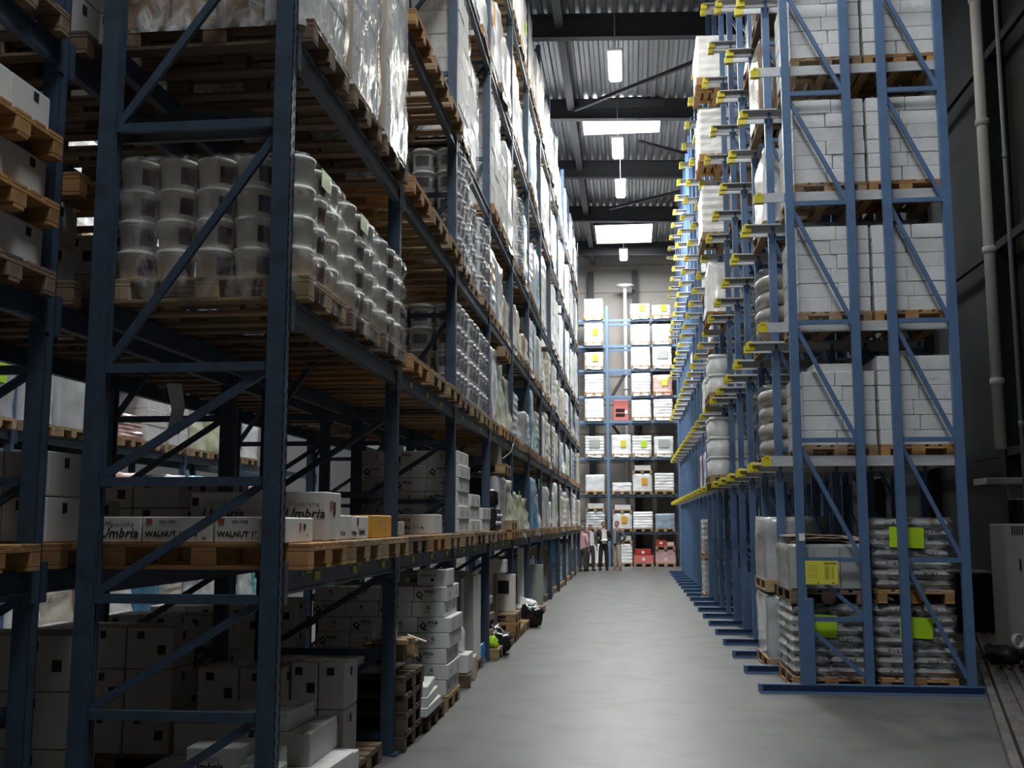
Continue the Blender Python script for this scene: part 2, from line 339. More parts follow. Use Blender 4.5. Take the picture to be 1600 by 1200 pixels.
def film_mesh(h, layers, scallop, seed=0, sx=1.18, sy=.8, mat='film', zlo=-.1, top=True):
    def mk():
        nz = max(8, layers*6); vs = []; fs = []; per = []; c = .07; hx, hy = sx/2, sy/2
        nx, ny = 10, 8
        for i in range(nx): per.append((-hx+c+(2*hx-2*c)*i/(nx-1), -hy))
        for i in range(ny): per.append((hx, -hy+c+(2*hy-2*c)*i/(ny-1)))
        for i in range(nx): per.append((hx-c-(2*hx-2*c)*i/(nx-1), hy))
        for i in range(ny): per.append((-hx, hy-c-(2*hy-2*c)*i/(ny-1)))
        n_ = len(per)
        for j in range(nz+1):
            z = zlo+(h-zlo)*j/nz
            for x, y in per:
                k = 1.
                if z >= 0: k -= scallop*(.5+.5*math.cos(2*PI*(z/h*layers)))**2*.9
                q = Vector((x*3+seed, y*3, z*5)); k += noise.noise(q)*.018+noise.noise(q*2.7)*.008
                if z > h-.03: k -= .03
                vs.append((x*k, y*k, z))
        for j in range(nz):
            for i in range(n_): k = (i+1) % n_; fs.append((j*n_+i, j*n_+k, (j+1)*n_+k, (j+1)*n_+i))
        b = MB(); b.add(vs, fs, 0, True)
        if top: b.f.append(tuple(nz*n_+i for i in range(n_))); b.m.append(0); b.sm.append(True)
        return b.mesh('film', [mat])
    return cached(('fm', round(h, 2), layers, scallop, seed, sx, sy, mat, zlo), mk)
COLS = {'white': ((.80, .80, .79), 'white'), 'bright': ((.9, .9, .9), 'bright white'), 'grey': ((.52, .53, .54), 'grey'), 'silver': ((.40, .41, .43), 'silver grey'), 'cream': ((.62, .58, .48), 'cream'),
        'olive': ((.50, .52, .36), 'pale olive'), 'blue': ((.08, .27, .46), 'blue'), 'lightblue': ((.42, .66, .88), 'light blue'), 'teal': ((.20, .58, .60), 'teal'), 'tan': ((.52, .40, .27), 'tan'), 'dark': ((.09, .09, .10), 'dark'),
        'brown': ((.22, .15, .10), 'brown'), 'pink': ((.66, .42, .38), 'pinkish'), 'lilac': ((.60, .62, .78), 'lilac'), 'bluegrey': ((.30, .38, .46), 'blue-grey')}
def sticker(parent, loc, w_, h_, mat='lime', face='x', name='paper_label'):
    d = (.004, w_, h_) if face == 'x' else (w_, .004, h_)
    return O(name, boxmesh(d, mat), parent, loc)
TXTW = {'bale': 'wrapped load', 'layered': 'wrapped carton load', 'waist': 'loosely wrapped load', 'cartons': 'carton stack', 'tubs': 'stack of labelled tubs'}
def tub_mesh():
    def mk():
        b = MB(); b.lathe([(.125, 0), (.13, .02), (.142, .20), (.142, .215)], 14, m=0); b.lathe([(.15, .205), (.152, .24), (.14, .25), (.12, .25)], 14, m=1)
        return b.mesh('tub', ['tub', 'tublid'])
    return cached('tub', mk)
def tub_label():
    def mk():
        b = MB(); vs = []; n_ = 8
        for z, r in ((.06, .1345), (.165, .142)):
            for i in range(n_+1): a = -.6+1.2*i/n_; vs.append((r*1.01*math.cos(a), r*1.01*math.sin(a), z))
        b.add(vs, [(i, i+1, n_+2+i, n_+1+i) for i in range(n_)], 0, True); return b.mesh('tub_label', ['tublabel'])
    return cached('tubl', mk)
def skirt_mesh(seed):
    b = MB(); vs = []; n_ = 40
    for z, k in ((.26, 1.0), (.14, 1.03), (.05, 1.045), (-.01, 1.05)):
        for i in range(n_):
            a = 2*PI*i/n_; c, s_ = math.cos(a), math.sin(a); x = .575*math.copysign(abs(c)**.25, c); y = .39*math.copysign(abs(s_)**.25, s_)
            q = noise.noise(Vector((c*3+seed*4, s_*3, z*3))); vs.append((x*(k+q*.02), y*(k+q*.02), z+(q*.09 if z < .1 else 0)))
    b.add(vs, [(j*n_+i, j*n_+(i+1) % n_, (j+1)*n_+(i+1) % n_, (j+1)*n_+i) for j in range(3) for i in range(n_)], 0, True)
    return b.mesh('film_skirt', ['wrap'])
def load(loc, kind, h, color, place, rz=0., var=None, pal='wood', near=False, lab=None, mat='wrap', sx=1., sy=1., group='wrapped loads', detail='', skirt=False):
    """a shrink-wrapped pallet load: pallet, cargo, film and labels move as one"""
    col, cname = COLS[color]; var = random.randrange(6) if var is None else var
    t = T('wrapped_load', ('%s %s%s, %s' % (cname, TXTW[kind], detail, place)), 'pallet load', loc, rz, group)
    if near: pallet((0, 0, 0), '', pal, parent=t)
    else: O('pallet', pal_joined(pal), t)
    if kind == 'cartons':
        n_ = max(1, round(h/.27)); dz = h/n_
        for k in range(n_):
            for i in (-1, 1):
                for j in (-1, 1):
                    O('carton', boxmesh((.56, .38, dz-.004), 'cartonw', .008), t, (i*.288+random.uniform(-.006, .006), j*.195+random.uniform(-.006, .006), .145+k*dz))
        O('film', film_mesh(round(h, 1)+.02, n_, .015, var % 3, 1.2, .82, 'film'), t, (0, 0, .145))
    elif kind == 'tubs':
        n_ = max(1, round(h/.255))
        for k in range(n_):
            for i in range(4):
                for j in range(-1, 2):
                    if i < 2 or j == -1 or k == n_-1:
                        q = O('tub', tub_mesh(), t, (.43-.288*i, j*.262, .145+k*.255)); O('tub_label', tub_label(), q); O('front_label', tub_label(), q, rz=-PI/2)
        O('film', film_mesh(n_*.255+.01, n_, .05, var % 3, 1.22, .84, 'filmlight'), t, (0, 0, .145))
    else:
        O('cargo', load_mesh(kind, var, mat), t, (0, 0, .14), scale=(sx, sy, h), color=col)
    if kind not in ('cartons', 'tubs') and skirt:
        O('film_skirt', cached(('sk', var % 3), lambda: skirt_mesh(var % 3)), t, color=col)
    if lab:
        lm, ly, lz, lw, lh = lab
        sticker(t, (.575*sx+.012, ly, .14+lz*h), lw, lh, lm)
    return t

# ---------------------------------------------------------------- racks
def post_mesh(h, w_, d, mat, holes=False):
    def mk():
        b = MB(); th = .012
        # open upright section: front flange plus two webs and return lips
        b.box((w_/2-th/2, 0, h/2), (th, d, h)); b.box((0, -d/2+th/2, h/2), (w_, th, h)); b.box((0, d/2-th/2, h/2), (w_, th, h))
        b.box((-w_/2+th/2, -d/2+.02, h/2), (th, .03, h)); b.box((-w_/2+th/2, d/2-.02, h/2), (th, .03, h))
        if holes:
            z = .1
            while z < min(h, 5.4):
                b.box((w_/2+.0005, -d*.24, z), (.002, .013, .032), 1); b.box((w_/2+.0005, d*.24, z+.035), (.002, .013, .032), 1); z += .07
            b.box((w_/2+.004, 0, .01), (.06, d+.05, .016), 0)
        return b.mesh('post', [mat, 'black'])
    return cached(('post', h, w_, d, mat, holes), mk)
LZ = [1.54, 3.04, 4.56, 6.05, 8.2, 10.3]
PY0, PITCH = 5.66, 2.87
def rack_frame(rack, xf, xr, y, h, mat, holes=False, brace=True, nm='upright_frame'):
    f = O(nm, None, rack, (0, y, 0))
    O('post', post_mesh(h, .10, .09, mat, holes), f, (xf-.05, 0, 0)); O('post', post_mesh(h, .10, .09, mat, False), f, (xr+.05, 0, 0), rz=PI)
    if brace:
        a, b_ = xf-.1, xr+.1; z = .14; k = 0
        zs = [.14, .78, 1.39, 2.02, 2.65, 4.04, 5.4, 6.8, 8.2, 9.6, 11.0]
        for z0, z1 in zip(zs, zs[1:]+[12.4]):
            if z0 > h-.3: break
            O('brace', cached(('hb', a, b_, mat), lambda: MB().box(((a+b_)/2, 0, 0), (a-b_, .04, .05)).mesh('brace', [mat])), f, (0, 0, z0))
            z1 = min(z1, h)
            dz = round((z1-z0)*.93, 2)
            O('brace', cached(('db', a, b_, dz, mat), lambda: MB().bar((b_, .012, 0), (a, .012, dz), .045, .03).mesh('brace', [mat])), f, (0, 0, z0+.03))
    return f
def beam_mesh(L_, mat, h=.13):
    def mk():
        b = MB(); b.box((0, L_/2, -h/2), (.045, L_, h), ch=.006); b.box((.012, L_/2, -.01), (.052, L_, .02)); b.box((.004, L_/2, -h+.008), (.056, L_, .016))
        return b.mesh('beam', [mat])
    return cached(('beam', L_, mat, h), mk)
def plate_mesh(mat): return cached(('bp', mat), lambda: MB().box((.01, 0, -.07), (.06, .012, .22)).box((.04, .02, -.07), (.006, .05, .22)).mesh('end_plate', [mat]))
def beams(rack, x, y, L_, z, mat, sgn=1, h=.13):
    o = O('shelf_beam', beam_mesh(L_, mat, h), rack, (x, y, z), scale=(sgn, 1, 1) if sgn < 0 else None)
    for yy in (.006, L_-.006): O('end_plate', plate_mesh(mat), o, (0, yy, 0))
    return o
XF1, XR1 = -1.86, -2.99
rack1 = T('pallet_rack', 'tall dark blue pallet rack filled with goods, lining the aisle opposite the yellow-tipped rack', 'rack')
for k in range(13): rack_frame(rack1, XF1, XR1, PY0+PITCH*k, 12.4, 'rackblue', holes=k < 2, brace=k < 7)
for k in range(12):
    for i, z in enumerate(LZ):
        o = beams(rack1, XF1-.035, PY0+PITCH*k+.05, PITCH-.1, z, 'rackblue_lit')
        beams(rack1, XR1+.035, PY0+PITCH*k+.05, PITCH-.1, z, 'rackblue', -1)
        if i == 0 and k < 8:
            for yy, zz, m_ in ((.36, -.045, 'greysticker'), (.48, -.035, 'sticker'), (.66, -.08, 'sticker'), (1.42, -.03, 'greysticker'), (1.66, -.035, 'sticker'), (1.55, -.085, 'sticker'), (2.3, -.03, 'greysticker'), (2.52, -.03, 'sticker'), (2.4, -.08, 'sticker')):
                sticker(o, (.0265, yy, zz), .11 if m_ == 'sticker' else .06, .05, m_, 'x', 'shelf_ticket')
        if i == 1 and 0 < k < 6:
            for yy in (.5, 1.25, 2.0): sticker(o, (.0265, yy, -.09), .1, .05, 'sticker', 'x', 'shelf_ticket')
XF2, XR2 = -3.24, -4.36
rack2 = T('pallet_rack', 'dark blue pallet rack standing back to back behind the aisle rack', 'rack')
for k in range(-1, 9): rack_frame(rack2, XF2, XR2, PY0+PITCH*k, 12.4 if k < 3 else 6.4, 'rackblue', brace=k < 5)
for k in range(-1, 8):
    for i, z in enumerate(LZ[:5] if k < 2 else LZ[:4]):
        beams(rack2, XF2-.035, PY0+PITCH*k+.05, PITCH-.1, z, 'rackblue'); beams(rack2, XR2+.035, PY0+PITCH*k+.05, PITCH-.1, z, 'rackblue', -1)
XF3, XR3 = -8.3, -9.4
rack3 = T('pallet_rack', 'lit blue pallet rack across the side aisle, seen through the dark racks', 'rack')
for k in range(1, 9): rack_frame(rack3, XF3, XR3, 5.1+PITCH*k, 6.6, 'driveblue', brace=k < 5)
for k in range(1, 8):
    for i, z in enumerate(LZ[:4]):
        beams(rack3, XF3-.035, 5.1+PITCH*k+.05, PITCH-.1, z, 'rackblue')
        beams(rack3, XR3+.035, 5.1+PITCH*k+.05, PITCH-.1, z, 'rackblue', -1)

# slots: three pallets per bay
XC1 = (XF1+XR1)/2-.0
NUM = 'zero one two three four five six seven eight nine ten eleven twelve'.split()
def slot_y(k, s): return PY0+PITCH*k+.5+.94*s
def place(k, s, lv, rk='aisle rack'):
    return '%s bay %s, %s, %s slot' % (rk, NUM[k+1], 'floor' if lv == 0 else ORD[lv]+' shelf', ORD[s+1])
LEVZ = [0]+LZ
D = {}  # (bay, level) -> list of (slot, kind, height, colour, extras)
D[(0, 3)] = []
D[(2, 2)] = [(0, 'tubs', 1.02, 'grey', {}), (1, 'tubs', 1.02, 'grey', {}), (2, 'tubs', 1.02, 'grey', {})]
D[(2, 3)] = [(0, 'tubs', 1.28, 'grey', {}), (1, 'tubs', 1.02, 'grey', {}), (2, 'tubs', 1.02, 'grey', {})]
D[(2, 4)] = [(0, 'cartons', 1.7, 'white', {'detail': ' on orange boards'}), (1, 'cartons', 1.3, 'white', {})]
D[(2, 5)] = [(0, 'bale', 1.5, 'white', {}), (1, 'bale', 1.5, 'lightblue', {}), (2, 'waist', 1.3, 'bright', {})]
D[(3, 2)] = [(0, 'bale', 1.05, 'silver', {'mat': 'wrapsilver'}), (1, 'waist', 1.0, 'olive', {}), (2, 'waist', .85, 'olive', {})]
D[(3, 3)] = [(0, 'layered', .95, 'grey', {'lab': ('orangebox', -.1, .45, .2, .3)}), (1, 'bale', .95, 'grey', {'mat': 'wrapsilver'}), (2, 'bale', .6, 'cream', {})]
D[(3, 4)] = [(0, 'cartons', 1.6, 'white', {}), (1, 'cartons', 1.1, 'white', {}), (2, 'bale', 1.6, 'white', {})]
D[(3, 5)] = [(0, 'waist', 1.55, 'bright', {'lab': ('orangebox', 0, .4, .25, .35)}), (1, 'waist', 1.3, 'bright', {}), (2, 'bale', 1.2, 'white', {})]
D[(3, 6)] = [(s, 'bale', 1.5, 'bright', {}) for s in range(3)]
D[(4, 2)] = [(0, 'layered', .75, 'grey', {}), (1, 'waist', .7, 'grey', {}), (2, 'bale', .6, 'silver', {'mat': 'wrapsilver'})]
D[(4, 3)] = [(0, 'waist', 1.0, 'cream', {}), (1, 'waist', .85, 'cream', {}), (2, 'bale', .5, 'tan', {})]
D[(4, 4)] = [(0, 'cartons', 1.35, 'white', {}), (1, 'tubs', 1.27, 'grey', {}), (2, 'bale', 1.3, 'lightblue', {'lab': ('lime', 0, .3, .2, .2)})]
D[(4, 5)] = [(0, 'bale', 1.5, 'white', {}), (1, 'waist', 1.5, 'white', {}), (2, 'waist', 1.3, 'bright', {})]
D[(5, 2)] = [(0, 'bale', 1.15, 'blue', {}), (1, 'waist', .8, 'teal', {}), (2, 'layered', .9, 'cream', {})]
D[(5, 3)] = [(0, 'layered', 1.0, 'white', {}), (1, 'bale', 1.1, 'blue', {}), (2, 'bale', .95, 'cream', {})]
D[(5, 4)] = [(0, 'layered', 1.0, 'cream', {}), (1, 'bale', 1.2, 'lilac', {}), (2, 'bale', 1.3, 'lightblue', {'lab': ('lime', 0, .3, .2, .2)})]
D[(5, 5)] = [(0, 'bale', 1.5, 'lightblue', {}), (1, 'bale', 1.5, 'white', {}), (2, 'waist', 1.2, 'bright', {})]
D[(1, 2)] = []; D[(1, 3)] = []; D[(1, 4)] = []; D[(1, 5)] = []; D[(0, 1)] = []; D[(0, 2)] = []; D[(1, 1)] = []; D[(2, 1)] = []
D[(3, 1)] = [(1, 'bale', .8, 'grey', {})]
D[(4, 1)] = [(0, 'waist', .62, 'olive', {'lab': ('lime', .1, .7, .1, .2)}), (1, 'waist', .58, 'olive', {'lab': ('sticker', .0, .4, .06, .3)}), (2, 'waist', .55, 'cream', {})]
D[(5, 1)] = [(0, 'bale', .98, 'blue', {}), (1, 'waist', .98, 'blue', {'lab': ('lime', .2, .8, .15, .2)}), (2, 'waist', .7, 'white', {})]
D[(6, 1)] = [(0, 'waist', .95, 'cream', {}), (1, 'bale', .9, 'grey', {}), (2, 'bale', .6, 'white', {})]
rr = random.Random(11)
def rnd_bay(k, lv):
    out = []
    hmax = {1: 1.15, 2: 1.15, 3: 1.1, 4: 1.7, 5: 1.7, 6: 1.75}[lv]
    for s in range(3):
        if rr.random() < (.12 if lv < 4 else .04): continue
        pal = ['cream', 'white', 'grey', 'white', 'cream', 'bluegrey', 'tan'] if lv < 3 else ['white', 'cream', 'white', 'lightblue', 'grey', 'white'] if lv == 3 else ['white', 'bright', 'bright', 'white']
        c = rr.choice(pal)
        ex = {}
        if rr.random() < .12: ex['lab'] = ('lime', rr.uniform(-.15, .15), rr.uniform(.3, .7), .2, .25)
        out.append((s, rr.choice(['bale', 'layered', 'waist', 'bale']), hmax*rr.uniform(.72, 1.), c, ex))
    return out
for lv in range(1, 7):
    for k in range(12):
        if lv == 6 and k < 3: continue
        if lv == 5 and k < 1: continue
        if lv == 4 and k == 0: continue
        items = D[(k, lv)] if (k, lv) in D else rnd_bay(k, lv)
        for (s, kind, h, c, ex) in items:
            load((XC1+(-.02 if lv > 1 else .0)+rr.uniform(-.03, .03), slot_y(k, s)+rr.uniform(-.02, .02), LEVZ[lv]), kind, h, c, place(k, s, lv), pal=rr.choice(WOODS), near=k <= 2, skirt=rr.random() < (.7 if lv > 3 else .45 if lv == 3 else .2), group='pallet loads in the aisle rack', **ex)
# empty pallets in the second bay and under the shelves
for lv in (2, 3, 4, 5):
    for s in range(3):
        pallet((XC1+.05, slot_y(1, s), LEVZ[lv]), 'empty wooden pallet, ' + place(1, s, lv), ['woodorange', 'wood', 'wood'][s], group='empty pallets in the second bay')
for k, s, lv in ((3, 1, 2), (3, 1, 1)):
    z = LEVZ[lv]+(1.15 if lv == 2 else .95)
    pallet((XC1+.05, slot_y(k, s), z), 'pale pallet on top of load, ' + place(k, s, lv), 'wood')

exec_later = []
# ---------------------------------------------------------------- white buckets in the first bay, second shelf
def bucket_mesh():
    return cached('bk', lambda: MB().lathe([(.094, 0), (.100, .01), (.109, .14), (.115, .142), (.115, .148), (.109, .15)], 20).mesh('bucket', ['offwhite']))
def bucket_lid(): return cached('bl', lambda: MB().lathe([(.113, .148), (.117, .151), (.117, .170), (.112, .176), (.10, .172)], 20).mesh('lid', ['offwhite']))
def bucket_lab():
    def mk():
        vs = []; n_ = 6
        for z, r in ((.028, .1035), (.125, .1095)):
            for i in range(n_+1): a = -.42+.84*i/n_; vs.append((r*math.cos(a), r*math.sin(a), z))
        return MB().add(vs, [(i, i+1, n_+2+i, n_+1+i) for i in range(n_)], 0, True).mesh('paper_label', ['purple'])
    return cached('bkl', mk)
for s in range(3):
    y0 = slot_y(0, s); zb = 3.04
    pallet((XC1+.05, y0, zb), 'worn wooden pallet under the white buckets, ' + place(0, s, 2), 'woodold' if s else 'wood', group='pallets under the white buckets')
    for l in range(4):
        for i in range(5):
            for j in range(3):
                if not (i == 0 or l == 3 or (s == 0 and j == 0)): continue
                t = T('bucket', 'white lidded bucket, %s layer up, %s from aisle, row %s of %s bucket pallet' % (ORD[l+1], ORD[i+1], ORD[j+1], ORD[s+1]), 'bucket', (XC1+.04+.470-.235*i, y0-.262+.262*j, zb+.145+.18*l), group='white buckets on the second shelf')
                O('body', bucket_mesh(), t); O('lid', bucket_lid(), t)
                if (s == 0 and i > 0 and j == 0) or (i == 0 and j == 1): O('paper_label', bucket_lab(), t, rz=-.66 if i > 0 else -.3)
    t = tag(O('stretch_wrap', film_mesh(.73, 4, .045, s, 1.22, .84, 'film', -.13), None, (XC1+.04, y0, zb+.145)), 'clear crinkled film around the white buckets on the %s pallet' % ORD[s+1], 'film', 'film around bucket pallets')
    if s < 2: O('paper_label', boxmesh((.004, .2, .11), 'limegrey'), t, (.585, -.02, .60))
# ---------------------------------------------------------------- tall silver wrapped loads, first bay third shelf
for s in range(3):
    y0 = slot_y(0, s); t = T('wrapped_load', 'tall carton load in shiny crumpled film, ' + place(0, s, 3), 'pallet load', (XC1+.04, y0, 4.56), group='shiny wrapped loads above the buckets')
    pallet((0, 0, 0), '', 'woodold', parent=t)
    for k in range(5):
        for i in range(4):
            O('carton', boxmesh((.27, .76, .325), 'cartonw' if (s or i == 3) else 'cartonb', .01), t, (-.43+.285*i, 0, .145+.33*k))  # white cartons paint in the highlights of the film's aisle side
            if s == 0 and k < 2: sticker(t, (-.36+.285*i, -.383, .33+.33*k), .06, .08, 'white', 'y')
    O('film', film_mesh(1.68, 3, .02, s+5, 1.2, .86, 'filmheavy' if s else 'filmmid', -.05), t, (0, 0, .145))
    if s < 2: O('edge_board', boxmesh((.05, .05 if s else .015, 1.7), 'cardboard', .0), t, (.58, .45, .14))
# shelf below roof of the first bay, fourth shelf is above the picture

# ---------------------------------------------------------------- cartons
def carton(loc, d, label, mat='cartonw', rz=0., group=None, open_=False):
    t = tag(O('carton', cached(('ct', tuple(round(k, 3) for k in d), mat), lambda: MB().box((0, 0, d[2]/2), d, ch=.006).box((0, 0, d[2]+.0006), (d[0]*.96, .05, .0012), 1).mesh('carton', [mat, 'offwhite'])), None, loc, rz), label, 'carton', group)
    return t
def sq(t, x, y, z, w_=.05, h_=.05, face='y', mat='ink'):
    sticker(t, (x, y, z-h_/2), w_, h_, mat, face, 'printed_square')
# first bay, first shelf: long flat cartons on three pallets
for s in range(3):
    pallet((XC1+.08, slot_y(0, s)+.02, 1.54), 'orange-brown wooden pallet on the ticketed beam, ' + place(0, s, 1), ['woodorange', 'wood', 'wood'][s], group='pallets on the first shelf of the first bay')
zb = 1.686
def umbria(t, x, y, z, size=.075, rot=NF, sm=True):
    txt('Umbria', size, t, (x, y, z), rot, shear=.25, bold=.0012)
    if sm: txt('Maioliche', size*.62, t, (x+(.02 if rot is NF else 0), y+(0 if rot is NF else .02), z+size*.85), rot, shear=.4, mat='greysticker')
for i, (x0, x1) in enumerate(((-3.05, -2.74), (-2.73, -2.32), (-2.31, -2.0))):
    t = carton(((x0+x1)/2, 6.05, zb), (x1-x0, .42, .145), 'long flat off-white carton, %s in front row on the ticketed shelf' % ORD[i+1], 'carton', group='flat cartons on the first shelf')
    hx = (x1-x0)/2
    if i == 0: umbria(t, -hx+.07, -.212, .03); sq(t, -hx+.04, -.2115, .11, .03, .04, mat='inkred')
    else:
        txt('WALNUT 1\u00b0 D 6', .042, t, (-hx+.02, -.212, .035), NF, bold=.001); txt('TIPO TYPE', .02, t, (-hx+.1, -.212, .11), NF); sq(t, -hx+.04, -.2115, .12, .035, .03, mat='inkred'); txt('PEI', .02, t, (hx-.06, -.212, .02), NF)
t = carton((-1.94, 5.98, zb), (.16, .5, .14), 'small white carton at the end post, bright side facing the aisle', 'cartonw'); txt('PEI', .022, t, (-.05, -.252, .04), NF, bold=.001); txt('TIPO TYPE', .02, t, (-.07, -.252, .115), NF)
sq(t, .081, .0, .09, .03, .04, 'x', 'inkred'); sq(t, .081, .08, .09, .04, .03, 'x'); txt('6', .03, t, (.0815, .13, .03), XF)
t = carton((-2.29, 6.66, zb), (.86, .36, .30), 'large off-white carton with printed script, behind the flat cartons', 'carton'); umbria(t, -.36, -.182, .14, .09); umbria(t, .17, -.182, .14, .085); sq(t, -.40, -.1815, .24, .04, .05); sq(t, .13, -.1815, .24, .04, .05); sq(t, .27, -.1815, .06, .08, .04, mat='inkred'); txt('MADE', .022, t, (.12, -.182, .05), NF)
sq(t, .4315, -.05, .22, .05, .05, 'x', 'inkred'); sq(t, .4315, .02, .2, .05, .08, 'x')
t = carton((-1.93, 7.0, zb), (.12, .32, .16), 'small white carton leaning out over the pallet edge with black print', 'cartonw'); umbria(t, -.05, -.162, .03, .05, NF, False); sq(t, -.04, -.1615, .12, .02, .05)
t = carton((-1.93, 7.4, zb), (.15, .34, .155), 'second small white carton beside the orange box', 'cartonw'); umbria(t, .0765, -.12, .03, .06, XF, False); sq(t, .0765, -.14, .12, .03, .05, 'x'); umbria(t, -.06, -.172, .03, .045, NF, False)
t = carton((-2.1, 7.35, zb+.0), (.12, .18, .29), 'narrow upright white carton rising above its neighbours', 'cartonw')
t = carton((-1.98, 7.98, zb), (.26, .62, .165), 'bright orange box by the second post on the first shelf', 'orangebox'); sq(t, .02, -.311, .05, .04, .03, mat='inkred')
for j in range(3): sticker(t, (.131, -.18+.17*j, .03), .012, .13, 'cardboard', 'x', 'tape_strip')
for i in range(7):
    x = -2.95+.17*(i % 5)+.05*(i//5); t = carton((x, 7.5+.3*(i//5), zb+.0+(.0 if i < 5 else .17)), (.16, .28, .165 if i < 5 else .13), 'white carton, %s in the pile at the back of first shelf, first bay' % ORD[i+1], 'cartonw' if i % 2 else 'carton', group='back cartons on first shelf')
    sq(t, .0, -.1405, .11, .05, .05)
# second bay, first shelf
for s in range(3): pallet((XC1+.06, slot_y(1, s), 1.54), 'dark reddish wooden pallet, ' + place(1, s, 1), ['woodold', 'woodorange', 'wood'][s], group='pallets on the first shelf of the second bay')
t = carton((-2.1, 10.55, zb), (.42, .5, .19), 'white carton with small black print on the second bay pallet', 'cartonw'); txt('600 71.0', .045, t, (-.17, -.252, .12), NF, bold=.001); txt('3,5 MQ  7 1 m', .045, t, (-.15, -.252, .05), NF, bold=.001)
t = carton((-2.12, 9.3, zb), (.25, .35, .12), 'low grey-white carton lid in front of the printed carton', 'carton')
t = carton((-2.62, 9.9, zb), (.5, .5, .14), 'flat white carton deeper on the second bay pallet', 'cartonw')
# printed carton stacks: third bay first shelf, second bay floor
def qcarton(t, w_, d_, big):
    if big: txt('Q', .095, t, (-w_/2+.015, -d_/2-.002, .035), NF, bold=.003); txt('ETICA', .036, t, (-w_/2+.10, -d_/2-.002, .085), NF, bold=.0015); txt('ceramiche', .014, t, (-w_/2+.12, -d_/2-.002, .06), NF)
    else: txt('Q', .045, t, (-.02, -d_/2-.002, .08), NF, bold=.0015); txt('ETICA', .02, t, (-.035, -d_/2-.002, .045), NF)
    t2 = txt('C', .07, t, (w_/2+.002, -.03, .04), XF, bold=.0)
def qstack(x1, y0, zb, layers, where, grp, offs, wd=.36, hh=.148, nx=3, ny=2, dy=.38):
    for l in range(layers):
        for i in range(nx):
            for j in range(ny):
                if i > 0 and j > 0 and l < layers-1: continue
                o_ = offs[l % len(offs)]
                t = carton((x1-wd/2-wd*i+o_, y0+dy/2+dy*j, zb+hh*l), (wd-.006, dy-.006, hh-.004), 'white printed carton, %s layer, %s column, %s row, %s' % (ORD[l+1], ORD[i+1], ORD[j+1], where), 'cartonw', group=grp)
                if j == 0: qcarton(t, wd-.006, dy-.006, (l+i) % 2 == 0)
                elif i == 0: txt('C', .07, t, (wd/2, -.03, .04), XF)
for s in range(3): pallet((XC1+.06, slot_y(2, s), 1.54), 'wooden pallet under white cartons, ' + place(2, s, 1), ['wood', 'woodold', 'wood'][s], group='pallets on the first shelf of the third bay')
qstack(-1.83, 11.5, 1.686, 6, 'tall stack on aisle rack first shelf', 'tall printed carton stack on the first shelf', (.0, .01, -.01))
qstack(-1.83, 12.42, 1.686, 3, 'low stack on first shelf, middle', 'low printed carton stack, third bay', (.0, -.01), nx=2)
qstack(-1.83, 13.35, 1.686, 2, 'lowest stack on first shelf, end', 'lowest printed carton stack, third bay', (.0, .01), nx=2)
pallet((XC1+.06, 10.85, 0), 'pale wooden pallet under the leaning printed cartons on the floor', 'wood')
qstack(-1.78, 10.48, .146, 7, 'leaning stack on floor by aisle', 'printed carton stack on the floor', (.0, .02, .0, .03, .04, -.02, .0), nx=4, wd=.33)
t = carton((-1.93, 10.7, .146+.148*7), (.30, .4, .16), 'topmost grey-white carton on the printed floor stack', 'cartonw'); txt('CERAMICHE', .03, t, (-.12, -.202, .09), NF); sq(t, .0, -.2015, .06, .03, .03)
# pile of cartons at the foot of the first post
zz = 0
pallet((XC1, 6.3, 0), 'dark wooden pallet under the heap of white cartons at the first post', 'woodold')
HP = [(-2.12, 6.25, .145, .40, .5, .2), (-2.02, 6.85, .145, .36, .6, .17), (-1.98, 7.3, .0, .2, .34, .26), (-2.15, 6.95, .315, .36, .62, .2), (-2.62, 6.5, .145, .5, .6, .22), (-2.2, 6.2, .345, .34, .36, .15), (-2.6, 6.9, .365, .48, .5, .19), (-1.98, 5.98, .145, .14, .34, .22), (-2.35, 6.9, .515, .5, .45, .12), (-2.08, 5.95, .365, .3, .3, .10)]
for i, (x, y, z, a, b_, c_) in enumerate(HP):
    t = carton((x, y, z), (a, b_, c_), 'crushed white carton, %s of the heap at the foot of the first post' % ORD[i+1], 'cartonw' if i % 3 else 'carton', rz=rr.uniform(-.08, .08), group='heap of cartons by the first post')
    if i in (0, 5, 7): sq(t, a/2+.0005, 0, c_*.8, .05, .05, 'x', 'inkred' if i == 5 else 'ink'); sq(t, 0, -b_/2-.0005, c_*.7, .05, .05)
# cartons in the back rack seen through the end frames
def bigcartons(x0, x1, y0, z0, layers, w_, d_, h_, where, grp, rows=1, face='y', mat='carton'):
    n_ = max(1, int((x1-x0+.02)/w_)); c = 0
    for l in range(layers):
        for i in range(n_):
            for j in range(rows):
                c += 1; m_ = mat if (c+l) % 4 else 'cartonw'
                t = carton((x0+w_/2+w_*i, y0+d_/2+d_*j, z0+h_*l), (w_-.008, d_-.008, h_-.005), ('carton with squares, %s layer, %s column, %s' % (ORD[l+1], ORD[i+1], where)) if rows == 1 else 'carton, %s layer, %s column, %s row, %s' % (ORD[l+1], ORD[i+1], ORD[j+1], where), m_, rz=rr.uniform(-.012, .012), group=grp)
                if j == 0:
                    sq(t, -w_*.2+.1*((c*7) % 3)/3, -d_/2-.0005+.004, h_*.8, .055, .055); 
                    if c % 2: sq(t, w_*.25, -d_/2+.0035, h_*.45, .06, .07)
                sq(t, w_/2-.0035, 0, h_*.75, .05, .06, 'x')
def bpal(x, y, z, where, wood='woodold'): pallet((x, y, z), 'brown wooden pallet %s' % where, wood, group='pallets in the dark racks')
XC2 = (XF2+XR2)/2
